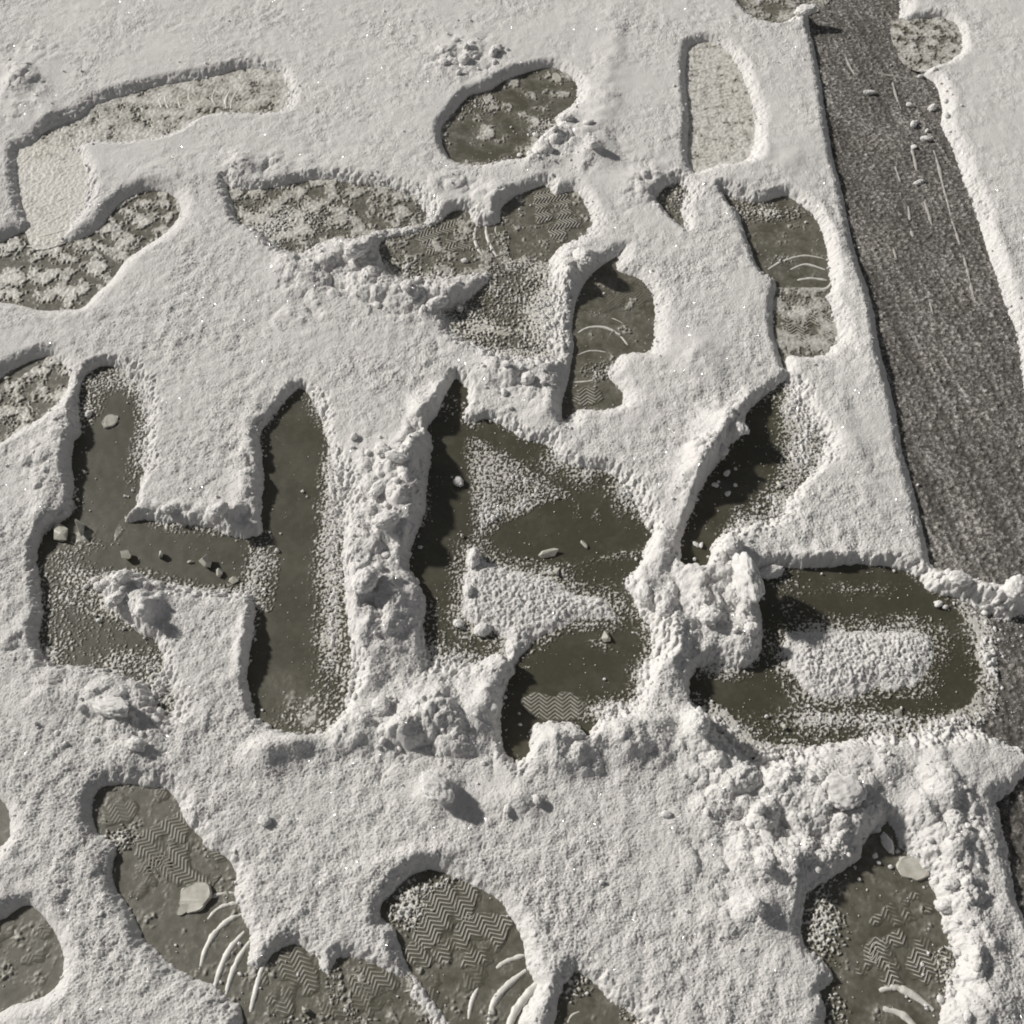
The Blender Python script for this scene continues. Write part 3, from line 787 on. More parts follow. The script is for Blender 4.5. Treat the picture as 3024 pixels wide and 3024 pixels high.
FOOT_LABELS = {
    'long_slide': 'long slipped footprint high in the snow with ribbed sole and fine zigzag heel end',
    'pale_step': 'pale shallow footprint lined with thin ridges, joining two prints end to end',
    'blotchy': 'footprint with smooth shaded toe wall and blotches of brown ice among white crust',
    'crumbling': 'broad footprint with crumbling white floor lying beside the paired zigzag prints',
    'oval': 'deep oval footprint under a spray of crumbs, dark ice and white scraps inside',
    'zigzag_pair_a': 'footprint with zigzag tread ending in two bold curved ribs',
    'zigzag_pair_b': 'tapering footprint with zigzag tread at its toe, touching the print with two ribs',
    'smeared': 'smeared rough footprint of grey slush below the paired zigzag prints',
    'deep_side': 'two lobed footprint with long shaded wall, above letter B',
    'tall_pale': 'tall pale footprint with smooth grey frosted floor next to the tyre track',
    'dark_toe': 'footprint with bare dark toe and three cross ribs close to the tyre track edge',
    'heel_by_track': 'short zigzag heel print under the ribbed print at the tyre track edge',
    'small_hole': 'small dark torn hole in the snow between two tall footprints',
    'cut_by_frame': 'footprint cut off by the top of the photo, snow lump at its corner',
    'ringed': 'round print pressed in the tyre track, white crust ringed by dark ice',
    'half_left': 'half visible footprint with round curls of crust beside the top of letter H',
    'flake_step': 'long footprint below letter H with zigzag tread, pale flake and curved ribs',
    'cut_low_a': 'zigzag heel print with thin raised line, cut off by the bottom of the photo',
    'cut_low_b': 'faint zigzag print squeezed between two clearer prints at the photo bottom',
    'clear_zigzag': 'large footprint with the clearest zigzag tread and sweeping curved ribs',
    'cut_low_c': 'dark toe of a footprint cut off by the photo bottom, with hooked thin line',
    'broken_zigzag': 'deep footprint with broken bright zigzag tread under the churned snow below letter D',
    'oval_low': 'smooth dark oval heel print at the lower corner of the photo',
    'edge_sliver': 'thin dark sliver of a footprint at the edge of the photo',
}
# tread patches: (crop, centre, far end along the sole, half width m, cover, strength)
TREADS = {
    'long_slide': [('A', 1460, 540, 1590, 530, .045, .75, .75)],
    'zigzag_pair_a': [('B', 600, 1370, 740, 1320, .062, .55, .85)],
    'zigzag_pair_b': [('B', 1250, 1200, 1390, 1180, .070, .60, .95)],
    'deep_side': [('B', 1650, 1680, 1690, 1800, .060, .35, .35), ('E', 1420, 330, 1430, 390, .045, .45, .8)],
    'heel_by_track': [('C', 720, 1870, 740, 1990, .048, .75, .9)],
    'flake_step': [('G', 760, 660, 800, 770, .055, .35, .40), ('G', 920, 880, 1010, 960, .045, .5, .70), ('G', 1090, 1020, 1230, 1130, .05, .55, .75), ('G', 860, 1080, 900, 1180, .05, .25, .3)],
    'cut_low_a': [('G', 1640, 1680, 1700, 1860, .036, .55, .75)],
    'cut_low_b': [('H', 220, 1690, 310, 1840, .035, .55, .8), ('H', 70, 1800, 130, 1910, .03, .4, .5)],
    'clear_zigzag': [('H', 600, 1270, 680, 1400, .052, .75, 1.0), ('H', 770, 1450, 850, 1600, .042, .65, 1.0), ('H', 510, 1500, 560, 1580, .030, .50, .9), ('H', 650, 1700, 720, 1800, .045, .40, .45)],
    'broken_zigzag': [('I', 1240, 1570, 1330, 1730, .060, .55, 1.15), ('I', 1260, 1280, 1310, 1370, .050, .35, 1.05), ('I', 1100, 1500, 1120, 1580, .022, .3, 1.0)],
    'oval_low': [('G', 150, 1450, 220, 1600, .05, .25, .25)],
}
# curved ribs: (crop, points, radius m)
RIBS = {
    'long_slide': [('A', [(900, 530), (910, 580), (930, 630)], .003), ('A', [(940, 520), (945, 580), (965, 625)], .003), ('A', [(1030, 510), (1015, 560), (1035, 630)], .003),
                   ('A', [(1090, 505), (1075, 550), (1100, 610)], .003), ('A', [(1240, 490), (1210, 550), (1230, 605)], .0035), ('A', [(1330, 480), (1290, 560), (1290, 615)], .004), ('A', [(1370, 490), (1325, 560), (1315, 620)], .003)],
    'pale_step': [('A', [(190, 1190), (320, 1150), (430, 1090)], .003), ('A', [(180, 1240), (320, 1200), (420, 1140)], .003), ('A', [(210, 1300), (330, 1240), (400, 1200)], .0035), ('A', [(180, 1360), (300, 1330), (400, 1300)], .0035),
                  ('A', [(150, 1400), (280, 1410), (370, 1380)], .003)],
    'zigzag_pair_a': [('B', [(800, 1255), (775, 1330), (790, 1400), (820, 1450)], .0055), ('B', [(840, 1265), (845, 1330), (870, 1400), (910, 1470)], .0058), ('B', [(757, 1260), (752, 1310), (745, 1360)], .0022), ('B', [(900, 1260), (895, 1310), (905, 1340)], .003)],
    'deep_side': [('B', [(1365, 1890), (1430, 1860), (1520, 1860), (1600, 1900), (1650, 1960)], .0045), ('B', [(1490, 1800), (1570, 1810), (1640, 1850), (1690, 1910)], .0024), ('E', [(1330, 240), (1420, 235), (1520, 210)], .0036), ('E', [(1350, 90), (1440, 60), (1540, 70)], .003),
                  ('B', [(1800, 1660), (1785, 1740), (1770, 1800)], .0016)],
    'dark_toe': [('C', [(470, 1530), (560, 1480), (680, 1450), (790, 1465)], .0045), ('C', [(600, 1530), (690, 1500), (800, 1530)], .0045), ('C', [(640, 1590), (720, 1580), (810, 1590)], .005), ('C', [(620, 1635), (740, 1640), (810, 1635), (840, 1590)], .0045)],
    'heel_by_track': [('C', [(590, 1740), (690, 1750), (780, 1790), (860, 1810)], .0045)],
    'flake_step': [('G', [(1190, 1210), (1250, 1185), (1330, 1180)], .0048), ('G', [(1180, 1330), (1240, 1270), (1300, 1245), (1360, 1240)], .0050), ('G', [(1140, 1600), (1170, 1500), (1230, 1400), (1310, 1330), (1380, 1300)], .0062), ('G', [(1215, 1730), (1260, 1600), (1310, 1500), (1390, 1400)], .0066),
                   ('G', [(1285, 1760), (1320, 1640), (1365, 1540), (1425, 1450)], .0060), ('G', [(1190, 1175), (1250, 1150)], .0018), ('G', [(1030, 860), (1070, 920), (1110, 950)], .0014)],
    'cut_low_a': [('G', [(1425, 1860), (1455, 1740), (1490, 1620), (1540, 1520)], .0058), ('G', [(1500, 1910), (1510, 1740), (1550, 1580), (1590, 1480)], .0020)],
    'clear_zigzag': [('H', [(900, 1610), (960, 1570), (1060, 1535)], .0056), ('H', [(850, 1960), (880, 1820), (950, 1720), (1070, 1620)], .0066), ('H', [(740, 1900), (760, 1800), (800, 1710)], .0050), ('H', [(960, 1990), (1000, 1870), (1070, 1770), (1140, 1690)], .0085), ('H', [(430, 1590), (470, 1670), (530, 1760)], .0018),
                     ('H', [(700, 1190), (760, 1260), (820, 1285)], .0016), ('H', [(890, 1560), (960, 1510), (1020, 1470)], .0016)],
    'cut_low_c': [('H', [(1260, 1932), (1265, 1880), (1290, 1850)], .0022), ('H', [(1300, 1940), (1330, 1880), (1390, 1850)], .0026)],
    'broken_zigzag': [('I', [(1110, 1740), (1200, 1720), (1300, 1760), (1420, 1850)], .0075), ('I', [(1130, 1840), (1250, 1880), (1350, 1990)], .0070), ('I', [(920, 1630), (930, 1690), (980, 1720)], .0022)],
    'half_left': [('D', [(20, 380), (60, 340), (90, 330), (80, 380), (30, 400)], .0028), ('D', [(100, 380), (150, 370), (180, 400), (140, 420), (105, 400)], .0028)],
    'blotchy': [('A', [(150, 1390), (280, 1420), (360, 1400)], .003)],
}
PATCH = {'oval': (.040, 1.0), 'ringed': (.022, 0.7), 'blotchy': (.030, 1.1), 'crumbling': (.030, 0.8), 'tall_pale': (.014, 0.6), 'pale_step': (.03, 0.4), 'long_slide': (.03, .6), 'half_left': (.028, 1.0)}
for i, (k, f) in enumerate(FP.items()):
    cx, cy = f['poly'].mean(0)
    root = empty('footprint', cx, cy, 0)
    tag(root, FOOT_LABELS[k], 'footprint', 'shoe prints trodden into the snow')
    patch, amp = PATCH.get(k, (.030, .55))
    bed('sole_bed', f['poly'], M_BED, root, f['frost'], f['z0'], patch, amp, seed=i, ox=cx, oy=cy, relief=0.0018)
    for j, (c, x, y, ax, ay, hw, cov, st) in enumerate(TREADS.get(k, [])):
        tread(root, cx, cy, c, x, y, ax, ay, hw, cov, f['z0'] + 0.0008, st, seed=i * 5 + j)
    for j, (c, pts, r) in enumerate(RIBS.get(k, [])):
        ridge('arch_rib', root, cx, cy, c, pts, r * (1.3 if f['frost'] > 0.6 else 1.0), M_BED, z=0.0012 + f['z0'] + (0.0014 if f['frost'] > 0.6 else 0), seed=i * 9 + j)

# the letters swept down to the wet ice
letters = 'letters swept through the snow'
lh = empty('swept_letter', *H_LEFT.mean(0))
tag(lh, 'capital letter H swept through the snow down to brown ice', 'letter', letters)
ox, oy = H_LEFT.mean(0)
bed('stroke', H_LEFT, M_WET, lh, 0.10, 0.0, .05, .32, seed=61, glaze=[('D', 650, 260, 130, .20), ('D', 450, 1150, 150, .30)], out=[H_BAR], ox=ox, oy=oy, relief=.0008)
bed('crossbar', H_LEFT, M_WET, lh, 0.12, 0.0, .05, .40, seed=62, glaze=[('D', 640, 1130, 150, .25)], clip=[H_BAR], ox=ox, oy=oy, relief=.0008)
bed('stroke', H_RIGHT, M_WET, lh, 0.12, 0.0004, .05, .36, seed=63, glaze=[('G', 1690, 140, 230, .32)], ox=ox, oy=oy, relief=.0008)
lb = empty('swept_letter', *B_OUT.mean(0))
tag(lb, 'capital letter B swept through the snow, sprinkled triangle in its upper bowl', 'letter', letters)
ox, oy = B_OUT.mean(0)
bed('stem', B_OUT, M_WET, lb, 0.06, 0.0, .05, .42, seed=64, clip=[B_STEM], ox=ox, oy=oy, relief=.0008)
bed('upper_bowl', B_OUT, M_WET, lb, 0.05, 0.0, .05, .40, seed=65, out=[B_STEM, B_LOWER], ox=ox, oy=oy, relief=.0008)
lowb = bed('lower_bowl', B_OUT, M_WET, lb, 0.06, 0.0, .05, .42, seed=66, clip=[B_LOWER], out=[B_STEM], ox=ox, oy=oy, relief=.0008)
tread(lb, ox, oy, 'H', 1235, 120, 1238, 205, .040, .9, .0010, 1.0, seed=301)
ld = empty('swept_letter', *D_OUT.mean(0))
tag(ld, 'capital letter D swept through the snow with sprinkled middle, next to the tyre track end', 'letter', letters)
ox, oy = D_OUT.mean(0)
bed('bowl', D_OUT, M_WET, ld, 0.05, 0.0, .05, .40, seed=67, ox=ox, oy=oy, relief=.0008)
ls = empty('swept_stroke', *SLASH.mean(0))
tag(ls, 'slanting stroke swept through the snow above letter D, jagged shadow along it', 'letter', letters)
ox, oy = SLASH.mean(0)
bed('stroke', SLASH, M_WET, ls, 0.10, 0.0, .05, .42, seed=68, ox=ox, oy=oy, relief=.0008)

# ------------------------------------------------------------------ tyre track
tcx, tcy = TRACK.mean(0)
tr = empty('tyre_track', tcx, tcy)
tag(tr, 'straight tyre track of grey rolled snow with thin raised lines', 'tyre track')


def track_bed(name, poly, root, ox, oy, seed, frost):
    gx, gy, d, keep = bed_grid(poly, 0.0012, 0.006)
    n = fbm(gx, gy, 0.0065, 2, seed, 0.8)
    b = billow(gx, gy, 0.0042, 7, 0.8)
    ux, uy = -0.20, 0.98                                  # the way the wheel rolled
    al, ac = gx * F32(ux) + gy * F32(uy), gx * F32(uy) - gy * F32(ux)
    streak = fbm(ac, al * F32(0.05), 0.016, 3, seed + 20, 0.7)
    white = RNG.standard_normal(gx.shape).astype(F32)
    fr = np.clip(frost + 0.50 * n + 0.30 * (b - 0.35) + 0.36 * streak + 0.18 * white + 0.20 * fbm(gx, gy, 0.09, 2, seed + 9), 0, 1)
    z = F32(0.0012) + F32(0.0010) * b + F32(0.0012) * n + F32(0.0012) * streak + F32(0.0008) * fbm(gx, gy, 0.05, 2, seed + 3)
    me = mesh_from_grid(name, gx - F32(ox), gy - F32(oy), np.maximum(z, 0.0004), keep, {'frost': fr})
    return link(name, me, M_TRACK, root)


track_bed('rolled_bed', TRACK, tr, tcx, tcy, 501, 0.41)
for j, (pts, r) in enumerate([
        ([(910, 300), (940, 370), (970, 420)], .0035), ([(1185, 460), (1205, 540), (1235, 620)], .004), ([(1290, 830), (1310, 900), (1325, 980)], .004), ([(1200, 940), (1215, 990), (1230, 1030)], .0035),
        ([(1420, 850), (1450, 950), (1475, 1060), (1500, 1150), (1515, 1220)], .0042), ([(1365, 1140), (1390, 1210), (1410, 1280)], .005), ([(1275, 1170), (1285, 1250)], .004), ([(1520, 1240), (1545, 1310), (1570, 1390)], .0045),
        ([(1590, 1450), (1615, 1550), (1640, 1650), (1655, 1720)], .0042), ([(1395, 1700), (1415, 1790)], .0035), ([(1290, 1310), (1305, 1345)], .0045), ([(1190, 1410), (1210, 1480)], .003), ([(1100, 410), (1200, 430), (1330, 450)], .004)]):
    ridge('raised_line', tr, tcx, tcy, 'C', pts, r * 1.1, M_TRACK, z=0.0022, seed=700 + j, frost=0.80, wild=2.6)
scx, scy = SCRAPE.mean(0)
sp = track_bed('scraped_patch', SCRAPE, None, 0, 0, 520, 0.32)
tag(sp, 'dark scraped patch of gritty ice at the photo edge beside the churned snow', 'ice patch')

gp = track_bed('gritty_ice', GRIT, None, 0, 0, 530, 0.34)
tag(gp, 'gritty grey ice strip outside the round end of letter D at the photo edge', 'ice patch')

# ------------------------------------------------------------------ clumps of snow
def clump_mesh(name, seed, flat=0.75, jag=1.0, sub=5):
    """a broken lump of snow: a few blocky lobes covered with smaller and smaller knobs"""
    rng = np.random.default_rng(seed)
    bm = bmesh.new()
    bmesh.ops.create_icosphere(bm, subdivisions=sub, radius=1.0)
    co = np.array([v.co[:] for v in bm.verts])
    fc = np.array([[v.index for v in f.verts] for f in bm.faces])
    bm.free()
    nrm = co / np.linalg.norm(co, axis=1)[:, None]
    r = np.full(len(co), 0.60)
    for n, width, amp in ((8, 0.95, 0.36), (40, 0.42, 0.20), (130, 0.24, 0.13), (420, 0.12, 0.07)):
        if sub < 5 and n > 200:
            continue
        dirs = rng.normal(size=(n, 3))
        dirs /= np.linalg.norm(dirs, axis=1)[:, None]
        amps = amp * rng.uniform(0.15, 1.0, n) * jag
        wid = width * rng.uniform(0.6, 1.15, n)
        ang = np.arccos(np.clip(nrm @ dirs.T, -1, 1))
        cap = np.maximum(0, 1 - (ang / wid) ** 2) * amps
        if n > 60:
            r += cap.max(axis=1)
        else:
            k = 9.0 / amp
            r += np.log(np.exp(k * cap).sum(axis=1) / n * 3) / k
    r += rng.normal(0, 0.013, len(co))
    out = nrm * r[:, None] * np.array([1.0, rng.uniform(0.7, 1.0), flat])
    return raw_mesh(name, out, fc)


CLUMPS = [clump_mesh('snow_clump', 900 + i, random.uniform(0.62, 0.9)) for i in range(9)]
SMALL = [clump_mesh('snow_lump', 950 + i, random.uniform(0.7, 0.95), 0.9, 3) for i in range(7)]


def place_clump(crop, x, y, r, label, group, mesh=None, stretch=(1, 1, 1), rot=None, name='snow_clump', sink=0.30):
    gx, gy = ground_at(crop, x, y, 0.022)
    s = gsize(crop, x, y, r)
    me = mesh or random.choice(CLUMPS)
    o = link(name, me, M_CLUMP)
    o.location = (gx, gy, snow_z(gx, gy) + s * stretch[2] * (0.66 - sink))
    o.rotation_euler = (random.uniform(-.25, .25), random.uniform(-.25, .25), random.uniform(0, 6.28) if rot is None else math.radians(rot))
    o.scale = (s * stretch[0], s * stretch[1], s * stretch[2])
    tag(o, label, 'snow clump', group)
    return o


loose = 'clumps of snow lying loose'
NAMED = [
    ('F', 335, 1420, 115, 'tall upright slab of snow standing at the shaded corner of letter D', (0.75, 1.9, 1.3), -78 + 90),
    ('F', 130, 1600, 80, 'knobbly snow clump beside the upright slab by letter D', (1, 1.2, 1), None),
    ('F', 370, 1670, 55, 'snow clump at the foot of the upright slab by letter D', (1, 1, 1), None),
    ('F', 250, 1200, 75, 'snow clump above the upright slab, under the slanting stroke', (1, 1, .9), None),
    ('F', 400, 1060, 45, 'round snow lump at the lower end of the slanting stroke', (1, 1, .9), None),
    ('F', 500, 1290, 75, 'long snow lump at the upper corner of letter D', (1.4, .8, .8), 15),
    ('F', 290, 520, 80, 'fluffy snow clump on the rim of the slanting stroke casting jagged shadow', (1, 1, .9), None),
    ('F', 210, 620, 60, 'second snow clump down the rim of the slanting stroke', (1, 1, .9), None),
    ('F', 1860, 1470, 85, 'snow clump on the berm where the tyre track ends', (1.1, 1, .9), None),
    ('F', 1560, 1380, 70, 'lumpy snow clump between letter D and the tyre track', (1.2, .9, .8), None),
    ('E', 1750, 1450, 72, 'egg shaped snow clump beside the waist of letter B', (.8, 1.25, .95), 10),
    ('E', 1860, 1550, 70, 'rounded snow clump just below the egg shaped one by letter B', (1, 1, .8), None),
    ('E', 250, 650, 62, 'topmost lump in the snow heap between letters H and B', (1.2, .8, .8), None),
    ('E', 330, 720, 66, 'second lump down the snow heap between letters H and B', (1.2, .8, .8), None),
    ('E', 230, 860, 74, 'wide lump in the middle of the heap between letters H and B', (1.3, .9, .8), None),
    ('E', 280, 1080, 78, 'bright lump low in the heap between letters H and B', (1.3, .9, .8), None),
    ('E', 160, 1420, 100, 'biggest rounded snow clump between letters H and B', (1.2, .9, .8), None),
    ('E', 770, 1220, 52, 'narrow snow lump standing along the stem inside letter B', (.8, 1.6, 1.0), -5),
    ('E', 740, 1400, 45, 'lower narrow lump of snow along the stem inside letter B', (.7, 1.5, 1.0), 0),
    ('E', 680, 770, 40, 'small snow lump on the stem of letter B below the thin twig of ice', (1, .9, .8), None),
    ('E', 820, 1620, 62, 'snow lump inside the lower bowl of letter B near the stem', (1.1, .9, .8), None),
    ('E', 680, 1580, 38, 'pinkish snow crumb at the right of the foot of letter B stem', (1, 1.1, .8), None),
    ('H', 560, 590, 120, 'big lone snow clump below letter B with long shadow', (1.1, .85, .75), None),
    ('H', 1130, 650, 40, 'small snow clump right of the big lone clump below letter B', (1, 1, .8), None),
    ('H', 960, 700, 40, 'small flat snow clump near the big lone clump below letter B', (1.2, .8, .7), None),
    ('H', 240, 110, 62, 'knobbly snow clump under the foot of letter B stem', (1, 1, .8), None),
    ('H', 1870, 720, 36, 'single round snow crumb on flat snow below letter D', (1, 1, .8), None),
    ('G', 780, 340, 62, 'snow clump under letter H, above the footprint with the flake', (1.1, .9, .8), None),
    ('G', 1500, 760, 42, 'lone small snow clump on flat snow below letter H', (1, 1, .8), None),
    ('G', 640, 130, 110, 'bright sloping snow block under the foot of letter H', (1.4, .8, .7), -20),
    ('D', 710, 1380, 72, 'bright snow clump under the crossbar of letter H', (1.1, .9, .9), None),
    ('D', 660, 1490, 72, 'snow clump below the bright one under the crossbar of letter H', (1.1, .9, .9), None),
    ('D', 820, 1580, 55, 'smooth egg like snow lump under the crossbar of letter H', (.9, 1.3, 1), -15),
    ('D', 530, 1370, 40, 'small snow clump at the lower stroke of letter H', (1, 1, .8), None),
    ('D', 1265, 1000, 68, 'round snow ball perched above the crossbar of letter H', (1, 1, .9), None),
    ('D', 950, 960, 48, 'left round snow ball on the ledge above the crossbar of letter H', (1, .9, .8), None),
    ('D', 480, 380, 32, 'small lump of snow high in the first stroke of letter H', (1, 1, .8), None),
    ('I', 415, 715, 48, 'small pointed snow clump amid churned snow below letter D', (1, 1, .9), None),
    ('I', 390, 1270, 62, 'lone snow clump left of the broken zigzag footprint', (1, .9, .85), None),
    ('I', 880, 640, 130, 'large bright mound of snow above the broken zigzag footprint', (1.2, 1, .6), None),
    ('I', 460, 870, 70, 'double snow clump between flat snow and the bright mound', (1.3, .9, .8), None),
    ('I', 440, 1030, 64, 'snow clump left of the shaded head of the broken zigzag footprint', (1, 1, .8), None),
    ('I', 600, 1040, 64, 'snow clump at the rim of the broken zigzag footprint', (1.1, .9, .8), None),
    ('I', 1180, 870, 58, 'long grey snow lump lying in the head of the broken zigzag footprint', (.7, 1.6, .8), 25),
    ('I', 60, 240, 95, 'snow clump on the wall between letters B and D with dark shadow', (.8, 1.3, 1), 10),
    ('I', 1500, 1240, 62, 'snow clump overhanging the broken zigzag footprint toe side', (1.1, .9, .9), None),
    ('I', 1520, 1120, 62, 'snow clump above the overhanging one by the broken zigzag footprint', (1, 1, .9), None),
    ('I', 1620, 1880, 42, 'snow clump at the bottom edge beside the broken zigzag footprint', (1, 1, .8), None),
    ('B', 1460, 850, 52, 'pointed snow clump right of the deep oval footprint', (1, .9, .9), None),
    ('B', 1300, 670, 50, 'snow clump on the rim right of the deep oval footprint', (.9, 1.1, .8), None),
    ('B', 1180, 830, 52, 'lumpy snow clump at the lower rim of the deep oval footprint', (1.2, .9, .8), None),
    ('B', 600, 340, 48, 'outermost clump of the crumb spray above the deep oval footprint', (1, 1, .8), None),
    ('B', 880, 290, 40, 'grey lump in the crumb spray above the deep oval footprint', (1.1, .9, .8), None),
    ('B', 720, 330, 42, 'middle clump of the crumb spray above the deep oval footprint', (1.1, .9, .8), None),
    ('B', 110, 1440, 78, 'fluffy snow clump at the end of the print with two ribs', (1.2, .9, .8), None),
    ('B', 1390, 1490, 80, 'fluffy snow clump crowning the two lobed footprint', (1.2, .8, .8), None),
    ('B', 560, 1720, 70, 'overhanging snow clump at the smeared footprint', (1.3, .7, .7), 20),
    ('C', 680, 75, 58, 'bright snow lump at the top corner of the tyre track', (1.4, .8, .8), 10),
    ('C', 1390, 735, 32, 'larger snow pebble lying in the tyre track', (1.2, .8, .8), None),
    ('C', 1350, 985, 34, 'grey flattened snow pebble between raised lines of the tyre track', (1.4, .7, .6), 20),
    ('C', 1070, 470, 30, 'long pale snow pebble high in the tyre track', (1.5, .7, .7), 0),
    ('C', 1430, 560, 36, 'snow pebble at the rim below the round print in the tyre track', (1, 1, .8), None),
    ('E', 1080, 230, 60, 'bright snow knob between letter B and the two lobed footprint', (.8, 1.2, .9), None),
]
for n_ in NAMED:
    place_clump(n_[0], n_[1], n_[2], n_[3], n_[4], loose, stretch=n_[5], rot=n_[6])

# more small lumps, alike to the eye, in the churned parts: (crop, x, y, reach x, reach y, how many, label)
ZONES = [
    ('E', 260, 950, 190, 420, 20, 'small snow lump in the heap between letters H and B'),
    ('F', 180, 1420, 240, 330, 26, 'small snow lump in the crumbled wall between letters B and D'),
    ('H', 480, 220, 470, 210, 26, 'small snow lump in the heap under letter B'),
    ('I', 680, 720, 560, 380, 36, 'small snow lump in the churned snow below letter D'),
    ('I', 1560, 1150, 200, 700, 26, 'small snow lump on the rim beside the broken zigzag footprint'),
    ('F', 1700, 1430, 260, 110, 14, 'small snow lump along the berm between letter D and the tyre track'),
    ('B', 760, 300, 210, 110, 12, 'small crumb of snow in the spray above the deep oval footprint'),
    ('B', 1250, 800, 260, 110, 12, 'small snow lump at the lower rim of the deep oval footprint'),
    ('D', 700, 1480, 260, 150, 12, 'small snow lump under the crossbar of letter H'),
    ('G', 600, 140, 330, 160, 10, 'small snow lump under the foot of letter H'),
    ('F', 180, 680, 130, 220, 10, 'small snow lump on the rim of the slanting stroke'),
    ('E', 1060, 230, 250, 190, 12, 'small snow lump above the upper bowl of letter B'),
    ('B', 350, 1560, 420, 200, 12, 'small snow lump around the smeared footprint'),
    ('C', 1400, 560, 110, 230, 10, 'small snow pebble along the rim of the tyre track'),
]
for c, x, y, rx, ry, n, label in ZONES:
    for _ in range(n):
        px, py = x + random.uniform(-1, 1) * rx, y + random.uniform(-1, 1) * ry
        place_clump(c, px, py, random.choice((13, 16, 20, 24, 30)), label, label.replace('small snow lump', 'small snow lumps').replace('small crumb', 'small crumbs').replace('small snow pebble', 'small snow pebbles'),
                    random.choice(SMALL), (random.uniform(.9, 1.3), random.uniform(.8, 1.1), random.uniform(.7, .95)), name='snow_lump', sink=.2)

# the finest crumbs and grains: nobody could count them
def sprinkle(name, N, prob_fn, rmin, rspan, power, sub, up):
    px, py = RNG.uniform(-0.98, 0.98, N), RNG.uniform(0.15, 1.96, N)
    ii = np.clip(np.searchsorted(YS, py), 0, len(YS) - 1)
    jj = np.clip(np.searchsorted(XS, px), 0, len(XS) - 1)
    sel = RNG.random(N) < prob_fn(ii, jj)
    px, py, pz = px[sel], py[sel], np.maximum(Hh[ii, jj][sel], 0.0012)
    bm = bmesh.new()
    bmesh.ops.create_icosphere(bm, subdivisions=sub, radius=1.0)
    ico = np.array([v.co[:] for v in bm.verts])
    icf = np.array([[v.index for v in f.verts] for f in bm.faces])
    bm.free()
    n = len(px)
    rad = rmin + rspan * RNG.random(n) ** power
    sh = 1 + 0.28 * RNG.normal(size=(n, len(ico), 1))
    co = ico[None] * sh * rad[:, None, None] * RNG.uniform(0.7, 1.25, (n, 1, 3)) + np.stack([px, py, pz + rad * up], -1)[:, None, :]
    fc = (icf[None] + (np.arange(n) * len(ico))[:, None, None]).reshape(-1, 3)
    o = link(name, raw_mesh(name, co.reshape(-1, 3), fc), M_CLUMP)
    o['kind'] = 'stuff'
    return o


clus = sstep(-0.25, 0.45, fbm(X, Y, 0.028, 3, 310, 0.7))
sprinkle('snow_crumbs', 60000, lambda i, j: 0.10 * LUMPY[i, j] + 0.16 * np.clip(EDGE[i, j], 0, 1) + 0.03 * np.clip(SPECK[i, j], 0, 1) + 0.0008, 0.0008, 0.0016, 3, 2, 0.35)
sprinkle('snow_grains', 420000, lambda i, j: np.clip(SPECK[i, j], 0, 1) ** 1.3 * (0.10 + 1.1 * clus[i, j] * np.clip(SPECK[i, j] * 1.6, 0, 1)) * 0.9, 0.00040, 0.0006, 2.2, 1, 0.3)


# ------------------------------------------------------------------ chips of ice
def chip_mesh(name, seed, flat=0.6, sides=9):
    """an angular broken piece"""
    rng = np.random.default_rng(seed)
    bm = bmesh.new()
    for i in range(12):
        v = rng.normal(size=3)
        v /= np.linalg.norm(v)
        bm.verts.new(Vector((v[0], v[1] * rng.uniform(.6, .9), v[2] * flat)))
    bmesh.ops.convex_hull(bm, input=bm.verts)
    for v in [v for v in bm.verts if not v.link_faces]:
        bm.verts.remove(v)
    bmesh.ops.bevel(bm, geom=list(bm.edges), offset=0.03, segments=1, affect='EDGES')
    me = bpy.data.meshes.new(name)
    bm.to_mesh(me)
    bm.free()
    return me


def flake_mesh(name, seed, flat=0.12):
    rng = np.random.default_rng(seed)
    bm = bmesh.new()
    n = 40
    rad = 1 + sum(rng.uniform(.015, .05) * np.sin(k * np.arange(n) * 6.283 / n + rng.uniform(0, 6.28)) for k in (2, 3, 5, 7)) + rng.normal(0, .02, n)
    ring = [Vector((math.cos(6.283 * i / n), math.sin(6.283 * i / n), 0)) * float(rad[i]) for i in range(n)]
    lo = [bm.verts.new(v + Vector((0, 0, -flat))) for v in ring]
    hi = [bm.verts.new(v * 0.93 + Vector((0, 0, flat + rng.uniform(-.04, .04)))) for v in ring]
    for i in range(n):
        j = (i + 1) % n
        bm.faces.new((lo[i], lo[j], hi[j], hi[i]))
    bm.faces.new(lo[::-1])
    bm.faces.new(hi)
    me = bpy.data.meshes.new(name)
    bm.to_mesh(me)
    bm.free()
    return me


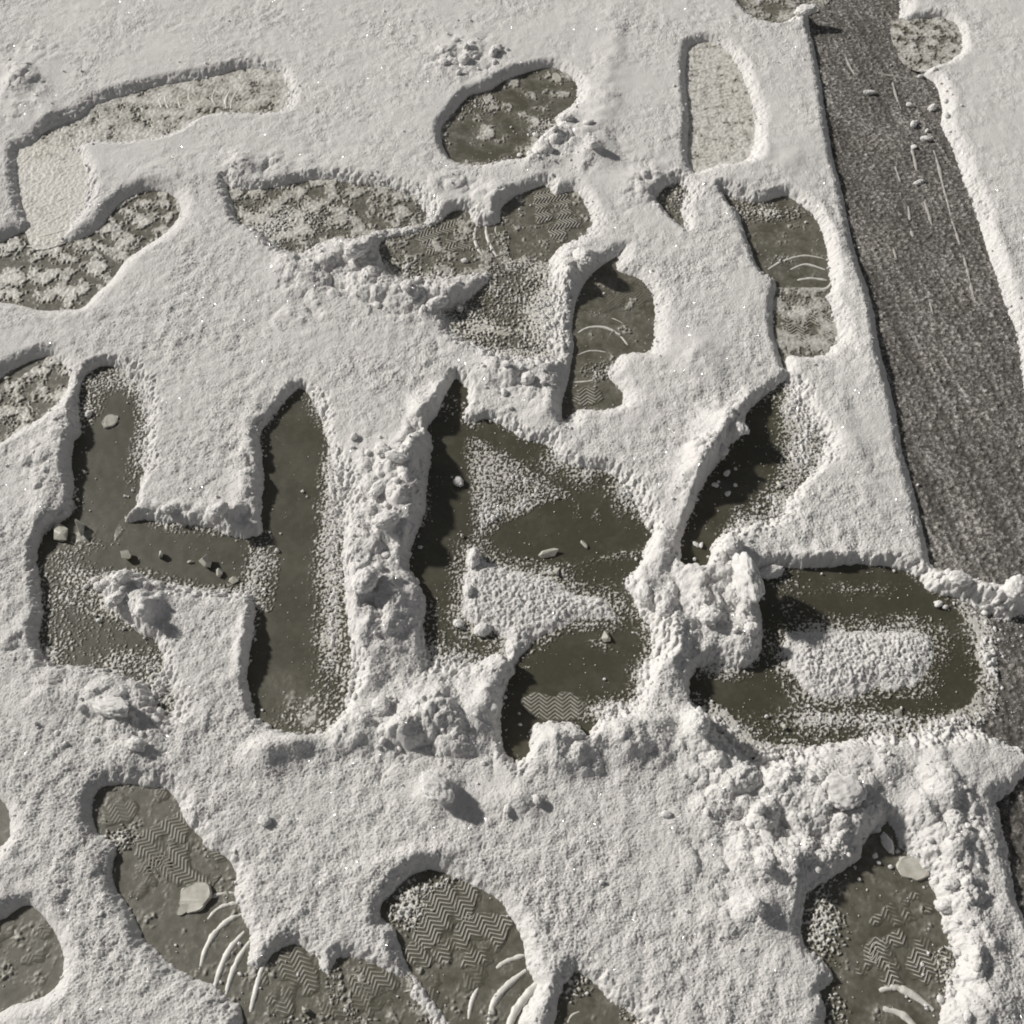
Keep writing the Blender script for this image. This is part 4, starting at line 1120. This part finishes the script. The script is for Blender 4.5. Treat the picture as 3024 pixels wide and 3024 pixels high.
chips = 'chips of ice on the swept letters'
for i, (c, x, y, r, flat, st, kind, label) in enumerate([
        ('D', 450, 1090, 55, .7, (1.2, .8, 1), 'chip', 'rounded olive ice chunk at the joint of stroke and crossbar of letter H'),
        ('D', 350, 1110, 62, .5, (1.2, .9, .8), 'chip', 'broad pale ice chunk leaning beside the rounded one at letter H crossbar'),
        ('D', 920, 1235, 26, .8, (1, .9, 1), 'chip', 'small angular ice chip in the middle of letter H crossbar'),
        ('D', 1175, 1275, 46, .8, (1, .9, 1.1), 'chip', 'biggest angular ice chip on the crossbar of letter H'),
        ('D', 1085, 1268, 15, .6, (1.2, .8, .8), 'chip', 'tiny ice chip between two larger chips on letter H crossbar'),
        ('D', 1250, 1335, 28, .7, (1, .8, .9), 'chip', 'white ice chip below the biggest chip of letter H crossbar'),
        ('D', 1330, 1375, 32, .6, (1, .9, .8), 'chip', 'dull ice chip nearest the second stroke on letter H crossbar'),
        ('D', 720, 1240, 42, .8, (.7, 1.1, 1), 'chip', 'upright pointed ice shard at the lower edge of letter H crossbar'),
        ('D', 440, 920, 14, .8, (1, 1, 1), 'chip', 'small white ice chip above the crossbar in the first stroke of letter H'),
        ('D', 625, 465, 42, .12, (.85, 1.1, 1), 'flake', 'square pale ice flake in the first stroke of letter H'),
        ('E', 1200, 1225, 45, .5, (1.3, .8, .8), 'chip', 'wedge of white ice on the middle of letter B'),
        ('E', 1240, 1325, 30, .7, (1, .9, .8), 'chip', 'small ice chip below the wedge on letter B'),
        ('E', 1400, 1170, 24, .5, (1.2, .8, .8), 'chip', 'grey ice chip right of the wedge on letter B'),
        ('E', 1525, 1700, 36, .6, (1, 1, .8), 'chip', 'ice chip in the lower bowl of letter B'),
        ('E', 1360, 810, 12, .8, (1, 1, 1), 'chip', 'tiny white ice bead in the upper bowl of letter B'),
        ('E', 1580, 745, 12, .8, (1, 1, 1), 'chip', 'tiny white ice bead at the outer edge of letter B upper bowl'),
        ('E', 705, 1125, 18, .7, (.7, 1.2, 1), 'chip', 'thin ice chip on the stem of letter B'),
        ('F', 730, 615, 14, .9, (1, 1, 1), 'chip', 'white ice bead beside the slanting stroke'),
        ('F', 540, 830, 28, .5, (.7, 1.2, .8), 'chip', 'grey ice chip in the slanting stroke'),
        ('I', 570, 235, 20, .8, (1, 1, .9), 'chip', 'white ice bead in the lower curve of letter D'),
        ('I', 1210, 160, 38, .3, (.9, 1.2, .8), 'chip', 'flat ice chip at the lower curve of letter D'),
        ('G', 1110, 1205, 74, .12, (1, 1.15, 1), 'flake', 'pale round ice flake in the long footprint below letter H'),
        ('G', 1040, 1275, 30, .15, (1.2, .8, 1), 'flake', 'broken piece beside the round ice flake in the long footprint'),
        ('G', 1740, 1850, 26, .9, (.9, 1.2, 1), 'chip', 'white snow bead in the zigzag heel print at the photo bottom'),
        ('B', 1245, 440, 34, .14, (1.2, .6, 1), 'flake', 'small pale ice flake in the toe of the deep oval footprint'),
        ('B', 950, 1895, 36, .12, (1.2, .7, 1), 'flake', 'pale ice flake in the smeared footprint'),
        ('I', 1300, 1040, 75, .10, (1.1, .8, 1), 'flake', 'grey ice plate in the head of the broken zigzag footprint'),
]):
    gx, gy = ground_at(c, x, y, 0.004)
    s = gsize(c, x, y, r)
    me = chip_mesh('ice_chip', 600 + i, flat) if kind == 'chip' else flake_mesh('ice_flake', 600 + i, flat)
    o = link('ice_chip' if kind == 'chip' else 'ice_flake', me, M_ICE)
    s *= 1.15
    o.scale = (s * st[0], s * st[1], s * st[2])
    o.location = (gx, gy, max(0.0015, min(snow_z(gx, gy), 0.004)) + s * st[2] * flat * 0.55)
    o.rotation_euler = (random.uniform(-.12, .12), random.uniform(-.12, .12), random.uniform(0, 6.28))
    tag(o, label, 'ice chip', chips)
